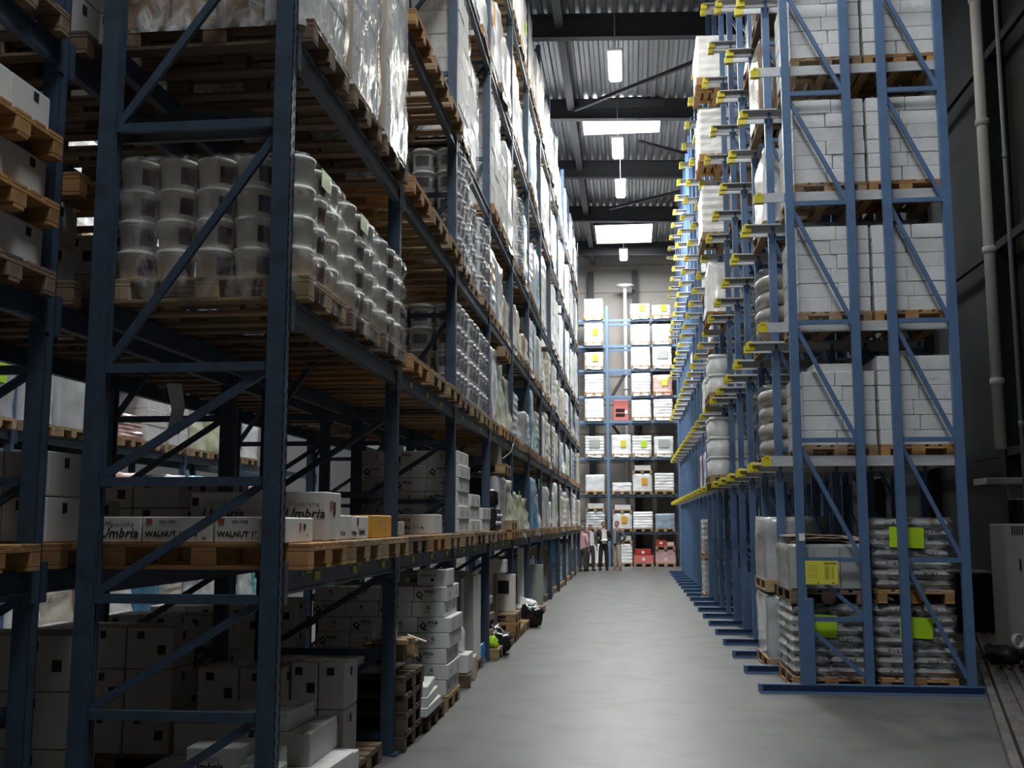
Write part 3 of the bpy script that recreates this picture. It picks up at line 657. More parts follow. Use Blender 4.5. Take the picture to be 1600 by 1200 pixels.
for k in (-1, 0, 1, 2, 3):
    for s in range(3):
        for lv in (1, 2, 3, 4):
            if k > 1 and lv > 3: continue
            bpal(XC2+.03, slot_y(k, s), LEVZ[lv], 'in the back rack, ' + place(k, s, lv, 'back rack'), 'woodold' if lv != 1 else 'woodorange')
# rows of cartons on those pallets
for (k, s, lv, layers, h_, nxw) in ((0, 0, 1, 2, .26, .28), (0, 1, 1, 1, .26, .3), (0, 2, 1, 2, .22, .36), (1, 0, 1, 2, .22, .37), (1, 2, 1, 1, .3, .37), (0, 0, 2, 2, .27, .25), (0, 1, 2, 2, .27, .28), (-1, 2, 1, 2, .28, .28), (-1, 2, 3, 3, .3, .28),
                                    (0, 0, 3, 2, .3, .36), (0, 1, 3, 3, .3, .36), (-1, 1, 3, 3, .3, .36)):
    bigcartons(XF2-1.14, XF2, slot_y(k, s)-.39, LEVZ[lv]+.146, layers, nxw, .39, h_, place(k, s, lv, 'back rack'), 'cartons in the back rack', rows=1)
for (k, s) in ((0, 2), (1, 0), (1, 1), (1, 2)):
    bpal(XC2+.03, slot_y(k, s), 0, 'on the floor, ' + place(k, s, 0, 'back rack'))
    bigcartons(XF2-1.14, XF2, slot_y(k, s)-.39, .146, 3, .36, .39, .3, place(k, s, 0, 'back rack'), 'floor cartons in the back rack')
# low layers of cartons each with a pallet on top, near bay of the back rack
z = 3.186
for q, hh in enumerate((.245, .245, .23)):
    for i in range(2):
        t = carton((XF2-.3, slot_y(-1, 2)-.2+.4*i, z), (.56, .392, hh), 'white carton, %s along in the %s layer between stacked pallets, back rack end' % (ORD[i+1], ORD[q+1]), 'cartonw', group='cartons between stacked pallets')
        sq(t, .2805, .05, hh*.8, .05, .05, 'x'); sq(t, -.1, -.1365, hh*.8, .05, .05)
    z += hh
    if q < 2: bpal(XC2+.03, slot_y(-1, 2), z, 'resting on the %s carton layer at the back rack end' % ORD[q+1], 'woodorange'); z += .146
bpal(XC2+.03, slot_y(0, 0), 3.69, 'on the carton pair, back rack bay one, second shelf', 'woodorange')
# floor level of both dark racks, near end
for (x0, x1, y0, layers, w_, h_, where) in ((-3.05, -2.45, 7.5, 2, .30, .32, 'dark floor heap behind end frame'), (-2.44, -2.05, 7.7, 2, .2, .33, 'printed-end floor stack behind frame'), (-4.3, -3.3, 6.2, 3, .33, .33, 'back rack floor, bay one'), (-4.3, -3.3, 4.6, 2, .33, .3, 'back rack floor, bay zero'), (-3.0, -2.75, 6.3, 1, .25, .3, 'floor by the rear post')):
    bpal((x0+x1)/2 if x1-x0 > .9 else -2.5, y0+.4, 0, 'on the floor under ' + where) if x1-x0 > .5 else None
    bigcartons(x0, x1, y0, .146 if x1-x0 > .39 or x0 > -2.5 else 0, layers, w_, .38, h_, where, 'cartons on the floor of the dark racks')
t = carton((-2.85, 6.0, .0), (.5, .42, .22), 'long off-white carton with logo squares at the foot of the end frame', 'carton'); umbria(t, .1, -.212, .06, .05)
for i in range(4): sq(t, -.2+.08*i, -.2105, .08, .035, .035, mat='inkred' if i % 2 else 'ink')
t = carton((-2.3, 6.05, .37), (.3, .3, .2), 'off-white script-printed carton on the floor heap behind the end frame', 'carton'); umbria(t, -.12, -.152, .08, .06)
# dark stack of pallets with foil-wrapped panels, second bay floor
for i in range(4):
    pallet((XC1+.03, 9.0, .0+.146*i), 'dark old wooden pallet, %s from the floor in the stack behind the second post' % ORD[i+1], 'wooddark', rz=rr.uniform(-.03, .03), group='dark stacked pallets')
t = T('panel_bundle', 'grey foil-wrapped panel bundle lying on the dark pallet stack', 'package', (XC1-.05, 8.95, .585))
O('bundle', MB().box((0, 0, .045), (1.1, .6, .09), ch=.02).mesh('bundle', ['clearplastic']), t); O('strap', MB().box((0, 0, .046), (.03, .61, .096)).mesh('strap', ['black']), t)
t = T('pallet_piece', 'short sawn piece of pallet on top of the stack by the second post', 'pallet piece', (-1.98, 8.95, .68), -.12)
for yy in (-.16, 0, .16): O('deck_board', boxmesh((.34, .11, .02), 'wood', .003), t, (0, yy, .12))
for yy in (-.15, .15):
    for xx in (-.12, .12): O('block', boxmesh((.09, .09, .10), 'wood', .003), t, (xx, yy, .02))
for yy in (-.15, .15): O('bottom_board', boxmesh((.34, .1, .02), 'woodold', .003), t, (0, yy, 0))
t = T('open_carton', 'flattened brown carton with raised white flap on the pallet stack', 'carton', (-1.92, 8.75, .83)); O('body', boxmesh((.3, .3, .04), 'cartonb', .004), t)
O('flap', boxmesh((.2, .004, .11), 'white'), t, (-.05, -.12, .04), rot=(-.35, 0, .1)); O('flap', boxmesh((.16, .12, .004), 'cardboard'), t, (.2, -.05, .045), rot=(0, .35, .2))
pallet((-2.36, 9.88, 0), 'low pallet at floor level beside the printed cartons', 'wooddark')
for i in range(3):
    t = carton((-1.92-.0*i, 9.68+.0*i, .146+.085*i), (.34-.03*i, .72-.04*i, .08), 'flat white foil-edged carton, %s of three beside the printed stack' % ORD[i+1], 'cartonw', rz=.04*i, group='flat white cartons')
# ---------------------------------------------------------------- floor goods further along the aisle
t = T('radiator_bundle', 'white ribbed panels stood upright and wrapped, by the third bay floor', 'panels', (-2.47, 13.3, 0))
pallet((0, 0, 0), '', 'wood', parent=t)
for i in range(9): O('panel', boxmesh((.9, .042, 1.02-.012*(i % 3)), 'white' if i else 'paint', .006), t, (.14, -.34+.078*i, .146))  # front panel greyed to paint in shade between the white ribs
for i in range(7): O('rib', boxmesh((.045, .04, .97), 'white', .008), t, (-.2+.11*i, -.385, .17))
O('top_board', boxmesh((.95, .6, .03), 'paint', .004), t, (.1, -.05, 1.17))
tag(O('leaning_board', boxmesh((.05, .1, .9), 'cardboard', .003), None, (-1.9, 11.45, .15), rot=(.05, .03, 0)), 'tan strip of board standing beside the printed floor stack', 'board')
t = T('canister', 'small white plastic canister with two black caps before the white panels', 'canister', (-1.98, 12.25, .36)); O('body', MB().lathe([(.10, 0), (.11, .02), (.11, .22), (.085, .27), (.04, .29)], 14, sx=1, sy=.8).mesh('body', ['white']), t)
for s in (-.04, .04): O('cap', cached('cnc', lambda: MB().lathe([(.02, .28), (.02, .31)], 8).mesh('cap', ['black'])), t, (s, 0, 0))
O('paper_label', boxmesh((.09, .004, .09), 'greysticker'), t, (0, -.09, .07))
for i, (x, y, z, a, b_, c_, m_) in enumerate(((-1.95, 12.2, .15, .3, .4, .2, 'cartonw'), (-1.9, 12.72, .0, .18, .34, .26, 'cardboard'), (-1.95, 12.2, 0, .3, .5, .14, 'woodold'))): carton((x, y, z), (a, b_, c_), ['torn white package', 'brown cardboard piece', 'grey plastic-covered base'][i] + ' at the foot of the third bay', m_, rz=.08*i)
def crumpled(name, label, cat, loc, r, mat, seed=1, sz=1., sx=1., sy=1., amp=.5):
    vs = []; fs = []; n_, m_ = 18, 10
    for j in range(m_+1):
        ph = PI*j/m_
        for i in range(n_):
            a = 2*PI*i/n_; p = Vector((math.sin(ph)*math.cos(a), math.sin(ph)*math.sin(a), math.cos(ph))); k = 1+noise.noise(p*2.2+Vector((seed*5, 0, 0)))*amp+noise.noise(p*6+Vector((seed, 0, 0)))*.22
            vs.append((p.x*k*r*sx, p.y*k*r*sy, max(0, (p.z*k+.85)*r*sz)))
    for j in range(m_):
        for i in range(n_): k = (i+1) % n_; fs.append((j*n_+i, (j+1)*n_+i, (j+1)*n_+k, j*n_+k))
    return tag(O(name, MB().add(vs, fs, 0, True).mesh(name, [mat]), None, loc), label, cat)
crumpled('plastic_sheet', 'crumpled blue plastic sheet at the foot of the fourth post', 'plastic sheet', (-1.93, 13.75, 0), .14, 'bluefilm', 2, 1.1, .6, 1.0, 1.2)
crumpled('rubbish_bag', 'black rubbish bag slumped on low pallets, fourth bay', 'bag', (-1.9, 15.1, 0), .23, 'blackgloss', 13, .8, 1, 1.3, .8)
crumpled('plastic_scrap', 'lime green scrap of film beside the black rubbish bag', 'plastic', (-1.85, 14.5, .15), .08, 'lime', 4)
crumpled('rubbish_bag', 'white and black crumpled bag by the sixth post', 'bag', (-1.88, 19.5, .1), .24, 'white', 15, .7, 1, 1.3, .9)
crumpled('rubbish_bag', 'small black bag below the white one near the sixth post', 'bag', (-1.75, 19.0, 0), .2, 'blackgloss', 6)
FL = [(3, 0, 'wood'), (3, 1, 'woodorange'), (3, 2, 'wood'), (4, 0, 'wood'), (4, 1, 'woodorange'), (4, 2, 'woodold')]
for k, s, wd in FL:
    pallet((XC1+.08, slot_y(k, s), 0), 'wooden pallet on the floor, ' + place(k, s, 0), wd, group='floor pallets along the aisle')
pallet((XC1+.1, slot_y(3, 2), .146), 'second orange pallet stacked on the floor, fourth bay', 'woodorange'); pallet((XC1+.1, slot_y(3, 2), .292), 'third pallet of the small floor stack, fourth bay', 'wood')
for i in range(6): carton((-2.3, slot_y(3, 0), .146+.11*i), (.7+.1*(i % 2), .6, .10), 'grey slab, %s up in the dark stack on the fourth bay floor' % ORD[i+1], 'paint' if i > 3 else 'cartonb', rz=.05*(i % 3-1), group='grey slab stack')
def upright_panel(y, x, h, label, mat='offwhite', hole=True, w_=.42):
    t = T('upright_panel', label, 'panel', (x, y, .0)); O('sheet', boxmesh((w_, .06, h), mat, .008), t, (0, 0, .15)); O('foot', boxmesh((.5, .3, .14), 'woodorange', .005), t)
    if hole: O('slot', boxmesh((.22, .01, .2), 'black'), t, (0, -.035, h-.15))
    return t
upright_panel(16.9, -2.0, .85, 'tall cream panel with cut-out standing in the fifth bay')
upright_panel(19.75, -2.0, 1.2, 'slim white upright post-like panel in the sixth bay', 'white', False, .12)
upright_panel(22.0, -1.98, .8, 'pale grey upright panel on a pallet, sixth bay end', 'paint', False)
t = T('platform_scale', 'white box head of a machine standing on a post, fifth bay floor', 'machine', (-2.02, 16.2, 0)); O('head', boxmesh((.34, .3, .2), 'white', .015), t, (0, 0, 1.05)); O('post', boxmesh((.06, .06, 1.0), 'pipegrey'), t, (0, 0, .05)); O('base', boxmesh((.4, .5, .06), 'pipegrey', .005), t)
for k in range(5, 12):
    for s in range(3):
        c = rr.choice(['cream', 'white', 'grey', 'bluegrey', 'dark', 'tan']); h = rr.uniform(.45, 1.1)
        if (k, s) == (8, 1): c, h = 'blue', 1.15
        if (k, s) == (10, 1): c, h = 'pink', 1.0
        load((XC1-.1+rr.uniform(-.12, .04), slot_y(k, s), 0), rr.choice(['bale', 'layered', 'waist']), h, c, place(k, s, 0), pal=rr.choice(WOODS), group='floor loads along the aisle', sx=.95)
# fourth bay first shelf oddments
pallet((XC1+.05, slot_y(3, 0), 1.54), 'wooden pallet under the black machine, fourth bay first shelf', 'wood')
t = T('black_machine', 'black machine part with chrome knobs on the first shelf, fourth bay', 'machine', (-2.1, slot_y(3, 0), 1.686))
O('block', boxmesh((.6, .6, .32), 'black', .03), t); O('column', boxmesh((.2, .2, .4), 'blackgloss', .02), t, (0, 0, .32)); O('drum', MB().lathe([(.14, 0), (.16, .04), (.16, .2), (.1, .24)], 14).mesh('drum', ['blackgloss']), t, (.15, -.1, .32))
for s in range(4): O('knob', cached('knb', lambda: MB().lathe([(.02, 0), (.028, .02), (.02, .05)], 8).mesh('knob', ['galv'])), t, (.28, -.25+.16*s, .1+.1*(s % 2)), rot=(0, PI/2, 0))
t = carton((-2.05, slot_y(3, 1), 1.54+.95+.146), (.32, .4, .3), 'grey box standing on the raised pallet, fourth bay first shelf', 'paint')
pallet((XC1+.05, slot_y(3, 2), 1.54), 'wooden pallet with olive wrapped goods, fourth bay first shelf', 'woodorange')
t = load((XC1+.05, slot_y(3, 2)-.02, 1.686), 'waist', .62, 'olive', 'third slot of bay fourth, first shelf, on a spare pallet', group='pallet loads in the aisle rack')
# torn film hanging under the second bay beams and a flap at the end frame
tag(O('plastic_strip', MB().add([(0, 0, 0), (.09, .01, 0), (.10, .05, -.14), (.08, .03, -.3), (.01, .0, -.32), (.02, .04, -.15)], [(0, 1, 2, 5), (5, 2, 3, 4)]).mesh('plastic_strip', ['clearplastic']), None, (-2.74, 6.1, 2.62)), 'torn grey plastic strip hanging below the bucket shelf', 'plastic strip')
tag(O('board_flap', MB().box((0, 0, 0), (1.0, .03, .07)).add([(-.45, -.03, .0), (.45, -.03, .03), (.3, -.06, .12), (-.1, -.08, .13), (-.4, -.05, .08)], [(0, 1, 2, 3, 4)]).mesh('board_flap', ['black']), None, (-2.43, 5.75, 4.02)), 'black bent strip lying across the end frame above the buckets', 'strip')
tag(O('bent_bar', MB().tube([(-1.84, 15.6, 2.72), (-1.74, 15.85, 2.84), (-1.72, 15.9, 2.96)], .009, 6).mesh('bent_bar', ['galv']), None), 'thin bent metal bar poking out from the second shelf, fourth bay', 'bar')

# ---------------------------------------------------------------- far side rack loads
FR = [(4, 0, 'grey', .95, 2, 'bale', ('lime', .0, .45, .25, .3)), (4, 1, 'grey', .95, 2, 'bale', None), (4, 2, 'silver', .9, 2, 'layered', ('lime', .1, .55, .22, .35)), (5, 0, 'pink', .4, 2, 'layered', None), (5, 1, 'white', .85, 2, 'cartons', None), (5, 2, 'white', .85, 2, 'cartons', None),
      (6, 0, 'olive', .8, 2, 'waist', None), (6, 1, 'olive', .85, 2, 'waist', ('sticker', 0, .3, .04, .6)), (6, 2, 'cream', .7, 2, 'waist', None), (7, 0, 'white', .8, 2, 'bale', None), (3, 0, 'white', .8, 2, 'bale', None), (3, 1, 'grey', .9, 2, 'layered', None), (3, 2, 'silver', .9, 2, 'bale', ('lime', 0, .5, .25, .3))]
for b in range(3, 8):
    for s in range(3):
        c = rr.choice(['white', 'bright', 'teal', 'cream', 'white', 'lightblue'])
        for lv in (0, 1, 3):
            cc = rr.choice(['white', 'grey', 'cream', 'bright', 'teal', 'pink'])
            if lv == 0 and (b, s) == (5, 0): cc = 'white'
            if lv == 0 and (b, s) == (5, 1): cc = 'blue'
            FR.append((b, s, cc, rr.uniform(.6, 1.0), lv, rr.choice(['bale', 'layered', 'waist']), None))
for b in (3, 4, 5):
    for s in range(3): FR.append((b, s, 'bright', 1.5, 4, 'layered', None))
for (b, s, c, h, lv, kind, lab) in FR:
    load((XF3-.5, 5.1+PITCH*(b-1)+.5+.94*s, LEVZ[lv]), kind, h, c, 'side aisle rack bay %s, %s, %s slot' % (NUM[b], 'floor' if lv == 0 else ORD[lv]+' shelf', ORD[s+1]), pal='wood', lab=lab, group='loads in the rack across the side aisle')

# ---------------------------------------------------------------- drive-in rack
DY0, DP = 12.05, 1.5
DLV = [2.5, 4.0, 5.5, 7.0, 8.5, 10.0, 11.45]
PX = [1.83, 2.50, 2.90, 3.54]
rackd = T('drive_in_rack', 'bright blue drive-in pallet rack with yellow-tipped steel rails along the aisle', 'rack')
H2 = 12.7
def dpost():
    def mk():
        b = MB(); b.box((0, -.035, H2/2), (.09, .012, H2)); b.box((-.04, 0, H2/2), (.012, .08, H2)); b.box((.04, 0, H2/2), (.012, .08, H2)); b.box((-.03, .036, H2/2), (.03, .01, H2)); b.box((.03, .036, H2/2), (.03, .01, H2))
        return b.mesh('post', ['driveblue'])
    return cached('dpost', mk)
BR = [.14, .77, 1.40, 2.69, 4.0, 5.36, 6.65, 7.95, 9.25, 10.55, 11.85]
def rail_mesh(n_):
    def mk():
        b = MB(); L_ = 2.1
        g_ = 1 if n_ == 0 else -1
        b.box((L_/2, .05*g_, -.006), (L_, .10, .012)).box((L_/2, 0, -.045), (L_, .012, .085)).box((L_/2, -.012*g_, -.084), (L_, .024, .008)).box((L_/2, .0, .012), (L_, .012, .03))
        return b.mesh('rail', ['galv'])
    return cached(('rl', n_), mk)
def cap_mesh(n_):
    def mk():
        b = MB()
        g_ = 1 if n_ == 0 else -1
        b.box((0, .022*g_, -.042), (.11, .07, .10), ch=.006).box((.0, .0, .018), (.05, .035, .03))
        return b.mesh('end_cap', ['yellow'])
    return cached(('cp', n_), mk)
def arm_mesh(sg):
    return cached(('am', sg), lambda: MB().add([(-.02, .035*sg, -.22), (.02, .035*sg, -.22), (.02, .035*sg, -.01), (-.02, .035*sg, -.01), (-.02, .12*sg, -.06), (.02, .12*sg, -.06), (.02, .12*sg, -.015), (-.02, .12*sg, -.015)], [(0, 1, 2, 3), (7, 6, 5, 4), (0, 4, 5, 1), (3, 2, 6, 7), (0, 3, 7, 4), (1, 5, 6, 2)]).mesh('arm', ['driveblue']))
base_m = cached('dbase', lambda: MB().box((2.5, 0, .045), (2.32, .012, .09)).box((2.5, -.05, .006), (2.32, .1, .012)).box((2.5, .05, .045), (2.32, .012, .09)).box((1.36, 0, .045), (.04, .11, .088)).box((2.5, 0, .086), (2.32, .105, .008)).mesh('base_rail', ['driveblue']))
NF_ = 19
for k in range(NF_):
    y = DY0+DP*k; f = O('upright_frame', None, rackd, (0, y, 0))
    O('base_rail', base_m, f)
    for x in PX: O('post', dpost(), f, (x, 0, .08))
    if k == 0 or k < 6: O('post_guard', boxmesh((.10, .10, .9), 'driveblue', .004), f, (PX[0]+.06, 0, .09))
    for (a, b_) in ((PX[0], PX[1]), (PX[2], PX[3])):
        if k > 11 and a == PX[2]: continue
        for z0, z1 in zip(BR, BR[1:]):
            if a == PX[2] and z0 == .77: continue
            if a == PX[2] and z0 == .14: z1 = 1.40
            if z0 > .2: O('brace', cached(('h', a), lambda: MB().box(((a+b_)/2, -.01, 0), (b_-a-.08, .04, .05)).mesh('brace', ['driveblue'])), f, (0, 0, z0))
            dz = round(z1-z0-.1, 2)
            O('brace', cached(('d', a, dz), lambda: MB().bar((b_-.04, .01, 0), (a+.04, .01, dz), .045, .03).mesh('brace', ['driveblue'])), f, (0, 0, z0+.03))
        if k > 11: continue
    for z in DLV:
        for n_, sg in ((0, 1), (1, -1)):
            if k == 0 and n_ == 1: continue
            if k == NF_-1 and n_ == 0: continue
            r = O('support_rail', rail_mesh(n_), f, (1.49, .10*sg, z)); O('end_cap', cap_mesh(n_), r, (.02, .0, 0))
            for x in (PX if k < 4 else PX[:2]): O('arm', arm_mesh(sg), r, (x-1.49, -.10*sg, 0))
t = tag(O('hazard_notice', boxmesh((.34, .006, .25), 'sticker', .0), None, (2.03, 11.97, 1.14)), 'yellow notice board with fine black print fixed to the first blue frame', 'sign')
txt('BELASTUNG', .022, t, (.03, -.005, .215), NF, bold=.0006)
for i in range(7): txt('Fachlast ......... kg', .014, t, (.03, -.005, .18-.02*i), NF, mat='ink')
for i in range(6): txt('1000 - 2000 - 3000', .013, t, (-.15, -.005, .2-.026*i), NF, mat='cardboard')
txt('2006', .016, t, (.1, -.005, .012), NF, bold=.0006); txt('CE', .016, t, (-.05, -.005, .012), NF, bold=.0006)
tag(O('post_tag', boxmesh((.06, .004, .08), 'white'), None, (1.84, 12.005, 1.60)), 'small white tag stuck on the first blue post', 'tag')
# lane one, carton pallets on four rail levels
for li, z in enumerate(DLV[:4]):
    for p, (xc, lay) in enumerate(((2.32, (5, 6, 6, 6, 6)[li]), (3.15, (6, 6, 6, 6, 6)[li]))):
        where = '%s rail level, %s pallet inward' % (ORD[li+1], ORD[p+1])
        pallet((xc, 12.78, z), 'brown wooden pallet on steel rails, ' + where, 'woodorange' if p else 'wood', rz=PI/2, group='pallets on the first lane rails')
        hh = .165
        for l in range(lay):
            wl = (.44, .36) if l % 2 else (.37, .43)
            for j in range(2):
                x = xc-.4
                for i in range(2):
                    if j and i and l < lay-1: continue
                    t = tag(O('carton', boxmesh((wl[i]-.006, .57, hh-.004), 'cartonw', .006), None, (x+wl[i]/2+rr.uniform(-.004, .004), 12.2+.29+.58*j+rr.uniform(-.006, .006), z+.146+hh*l)), 'plain carton, %s layer, %s column, %s row, %s' % (ORD[l+1], ORD[i+1], ORD[j+1], where), 'carton', 'white cartons on the first lane rails')
                    x += wl[i]
                    if j == 0 and (l*3+i*2+li) % 7 == 0: txt('04.12', .025, t, (.0, -.287, .06), NF, mat='greysticker')
        if li == 0 and p == 0: carton((2.3, 12.5, z+.146+hh*lay), (.46, .4, .1), 'odd half-height white carton on top of the first stack', 'cartonw')
        tag(O('stretch_wrap', film_mesh(hh*lay+.012, lay, .008, li+p*3, .84, 1.2, 'filmlight', -.03), None, (xc, 12.78, z+.146)), 'clear film around the white cartons, ' + where, 'film', 'film around carton pallets')
# floor of lane one: bag stacks
def bag_mesh():
    def mk():
        n_, m_ = 10, 8; vs = []; fs = []
        for sgn in (1, -1):
            for j in range(m_+1):
                for i in range(n_+1):
                    u, v = i/n_*2-1, j/m_*2-1; e = (1-abs(u)**14)**.5*(1-abs(v)**14)**.5
                    vs.append((u*.205*(1-.03*v*v), v*.28, (.055+sgn*.056*e)+noise.noise(Vector((u*2, v*2, sgn)))*.008*e))
        N_ = (n_+1)*(m_+1)
        for s_ in range(2):
            for j in range(m_):
                for i in range(n_):
                    a = s_*N_+j*(n_+1)+i; q = (a, a+1, a+n_+2, a+n_+1); fs.append(q if s_ == 0 else q[::-1])
        return MB().add(vs, fs, 0, True).mesh('bag', ['bag'])
    return cached('bagm', mk)
def bagstack(xc, z, lay, where, green=None):
    pallet((xc, 12.78, z), 'brown wooden pallet under grey bags, ' + where, 'woodorange', rz=PI/2, group='pallets under the bag stacks')
    for l in range(lay):
        for i in range(2):
            for j in range(2):
                t = tag(O('bag', bag_mesh(), None, (xc-.2+.4*i+rr.uniform(-.012, .012), 12.5+.56*j, z+.146+.108*l), rz=rr.uniform(-.03, .03)), 'grey printed bag, %s layer, %s column, %s row, %s' % (ORD[l+1], ORD[i+1], ORD[j+1], where), 'bag', 'grey printed bags')
                if j == 0 and (l+i) % 2 == 0 or (i == 1 and j == 0 and l % 2):
                    txt('FOBY', .062, t, (-.09, -.284, .042), NF, bold=.0012); txt('Thermosan', .022, t, (-.09, -.284, .02), NF)
                elif j == 0 and l == lay-1: sq(t, .0, -.282, .09, .04, .03, mat='redlight')
    f = tag(O('stretch_wrap', film_mesh(.108*lay+.02, lay, .01, int(xc*3)+int(z*2), .86, 1.2, 'filmbag', -.04), None, (xc, 12.78, z+.146)), 'glossy clear film round the grey bags, ' + where, 'film', 'film around bag stacks')
    if green: O('paper_label', boxmesh((green[2], .004, green[3]), 'lime', 0), f, (green[0], -.61, green[1]), rot=(0, .04, 0))
bagstack(2.13, 0, 7, 'lower stack nearest the aisle', (-.12, .42, .38, .24)); bagstack(3.05, 0, 7, 'lower stack beside the side wall', (-.02, .42, .34, .22)); bagstack(3.05, .93, 7, 'upper stack beside the side wall', (-.08, .45, .36, .22))
pallet((2.13, 12.78, .92), 'wooden pallet between the bags and the grey wrapped block', 'woodold', rz=PI/2)
t = T('wrapped_block', 'grey wrapped block of boxes under cardboard sheets behind the yellow notice', 'package', (2.13, 12.78, 1.066)); O('cargo', load_mesh('bale', 2, 'wrapsilver'), t, (0, 0, 0), rz=PI/2, scale=(1, 1.0, .5), color=(.42, .42, .42)); 
for i in range(3): O('box_edge', boxmesh((.26, .01, .45), 'paint', .002), t, (-.27+.27*i, -.6, .02))
for i, (dx, dy, rz, m_) in enumerate(((0, 0, .0, 'cartonb'), (.03, -.03, .05, 'cardboard'), (-.02, .02, -.06, 'cardboard'))):
    o = tag(O('cardboard_sheet', MB().add([(-.4, -.5, 0), (-.12, -.53, .02), (-.05, -.5, .012), (.12, -.5, .012), (.22, -.51, -.01), (.4, -.5, -.02), (.42, .5, 0), (-.4, .5, 0), (-.4, -.5, .012), (-.12, -.53, .032), (-.05, -.5, .024), (.12, -.5, .024), (.22, -.51, .002), (.4, -.5, -.008), (.42, .5, .012), (-.4, .5, .012)], [(7, 6, 5, 4, 3, 2, 1, 0), (8, 9, 10, 11, 12, 13, 14, 15)]+[(a, (a+1) % 8, 8+(a+1) % 8, 8+a) for a in range(8)]).mesh('cardboard_sheet', [m_]), None, (2.16+dx, 12.75+dy, 1.58+.03*i), rz), 'tan cardboard sheet, %s up on the grey wrapped block' % ORD[i+1], 'cardboard', 'cardboard sheets')
# sacks and loads in the next lanes
def sackstack(xc, yc, z, n_, where):
    t = T('wrapped_load', 'bulging pale sacks under film, ' + where, 'pallet load', (xc, yc, z), group='loads in the drive-in lanes'); O('pallet', pal_joined('woodold'), t, rz=PI/2)
    for l in range(n_): O('sack', cached('sackm', lambda: MB().lathe([(.30, .0), (.40, .03), (.43, .09), (.43, .14), (.39, .2), (.28, .225)], 20, sx=1, sy=1.3).mesh('sack', ['bagpale'])), t, (0, 0, .14+.215*l), scale=(1+.02*(l % 2), 1, 1))
    O('film', film_mesh(.215*n_+.02, n_, .06, int(z), .92, 1.2, 'filmlight', -.02), t, (0, 0, .145)); return t
pm('bagpale', (.52, .49, .45), .4, var=.12, vscale=6, bump=.5, bscale=9)
def lp(k, lv): return 'lane %s, %s' % (ORD[k+1], 'floor' if lv < 0 else ORD[lv+1]+' rail level')
DG = 'loads in the drive-in lanes'
yl = lambda k: DY0+DP*(k+.5)
sackstack(2.12, yl(1), 2.5, 4, lp(1, 0)); sackstack(2.12, yl(1), 4.0, 4, lp(1, 1))
for (k, lv, kind, h, c, xc) in ((1, 2, 'waist', 1.0, 'bright', 2.15), (1, 3, 'bale', 1.0, 'brown', 2.15), (1, 4, 'bale', 1.0, 'brown', 2.2), (2, 4, 'waist', .9, 'white', 2.25),
        (5, 0, 'tubs', 1.08, 'grey', 1.84), (5, 1, 'tubs', .72, 'grey', 1.86), (5, 2, 'waist', .95, 'bright', 1.86), (5, 3, 'layered', .9, 'bright', 1.80), (5, 4, 'layered', .9, 'bright', 1.78), (5, 5, 'layered', .85, 'bright', 1.76),
        (4, 3, 'bale', .9, 'brown', 2.25), (7, 2, 'bale', .9, 'white', 2.15), (8, 3, 'bale', 1.0, 'white', 2.15), (8, 1, 'layered', .9, 'white', 2.1), (9, 0, 'bale', .85, 'lilac', 2.2), (10, 0, 'bale', .85, 'pink', 2.2), (9, 4, 'bale', .9, 'white', 2.2), (12, 2, 'bale', 1.0, 'white', 2.2), (13, 4, 'bale', 1.0, 'white', 2.2)):
    if kind == 'tubs':
        n_ = round(h/.36); t = T('wrapped_load', 'stack of large pale tubs under film, ' + lp(k, lv), 'pallet load', (xc, yl(k), DLV[lv]), group=DG); O('pallet', pal_joined('wood'), t, rz=PI/2)
        for l in range(n_):
            for i in range(2):
                for j in range(3): q = O('tub', cached('bigtub', lambda: MB().lathe([(.165, 0), (.17, .02), (.185, .30)], 16, m=0).lathe([(.194, .29), (.196, .33), (.18, .35), (.1, .35)], 16, m=1).mesh('tub', ['tub', 'tublid'])), t, (-.2+.4*i, -.39+.39*j, .145+.352*l))
        O('film', film_mesh(.352*n_+.01, n_, .04, 1, .84, 1.2, 'filmlight', -.02), t, (0, 0, .145)); continue
    load((xc, yl(k), DLV[lv]), kind, h, c, lp(k, lv), rz=PI/2, group=DG, pal=rr.choice(WOODS), detail=' on blue rack rails')
# floor stacks further down the drive-in rack
for k, c, n_, lab in ((1, 'grey', 2, True), (9, 'silver', 2, True)):
    for q in range(n_):
        t = load((2.05 if k == 1 else 2.1, yl(k), .95*q), 'bale' if k == 1 else 'layered', .78, c, '%s of two stacked, %s' % (['lower', 'upper'][q], lp(k, -1)), rz=PI/2, mat='wrapsilver', group=DG)
        sticker(t, (-.2 if k == 1 else -.3, -.55, .35), .12 if k == 1 else .3, .5 if k == 1 else .2, 'limegrey' if k == 1 else 'lime', 'y')
        if k == 1: t.rotation_euler.z = PI/2
tag(O('bollard', MB().lathe([(.13, .0), (.13, 2.0), (.11, 2.03)], 14).mesh('bollard', ['white']), None, (2.15, 43.0, 0)), 'white round bollard wrap at the far end of the blue rack', 'bollard')

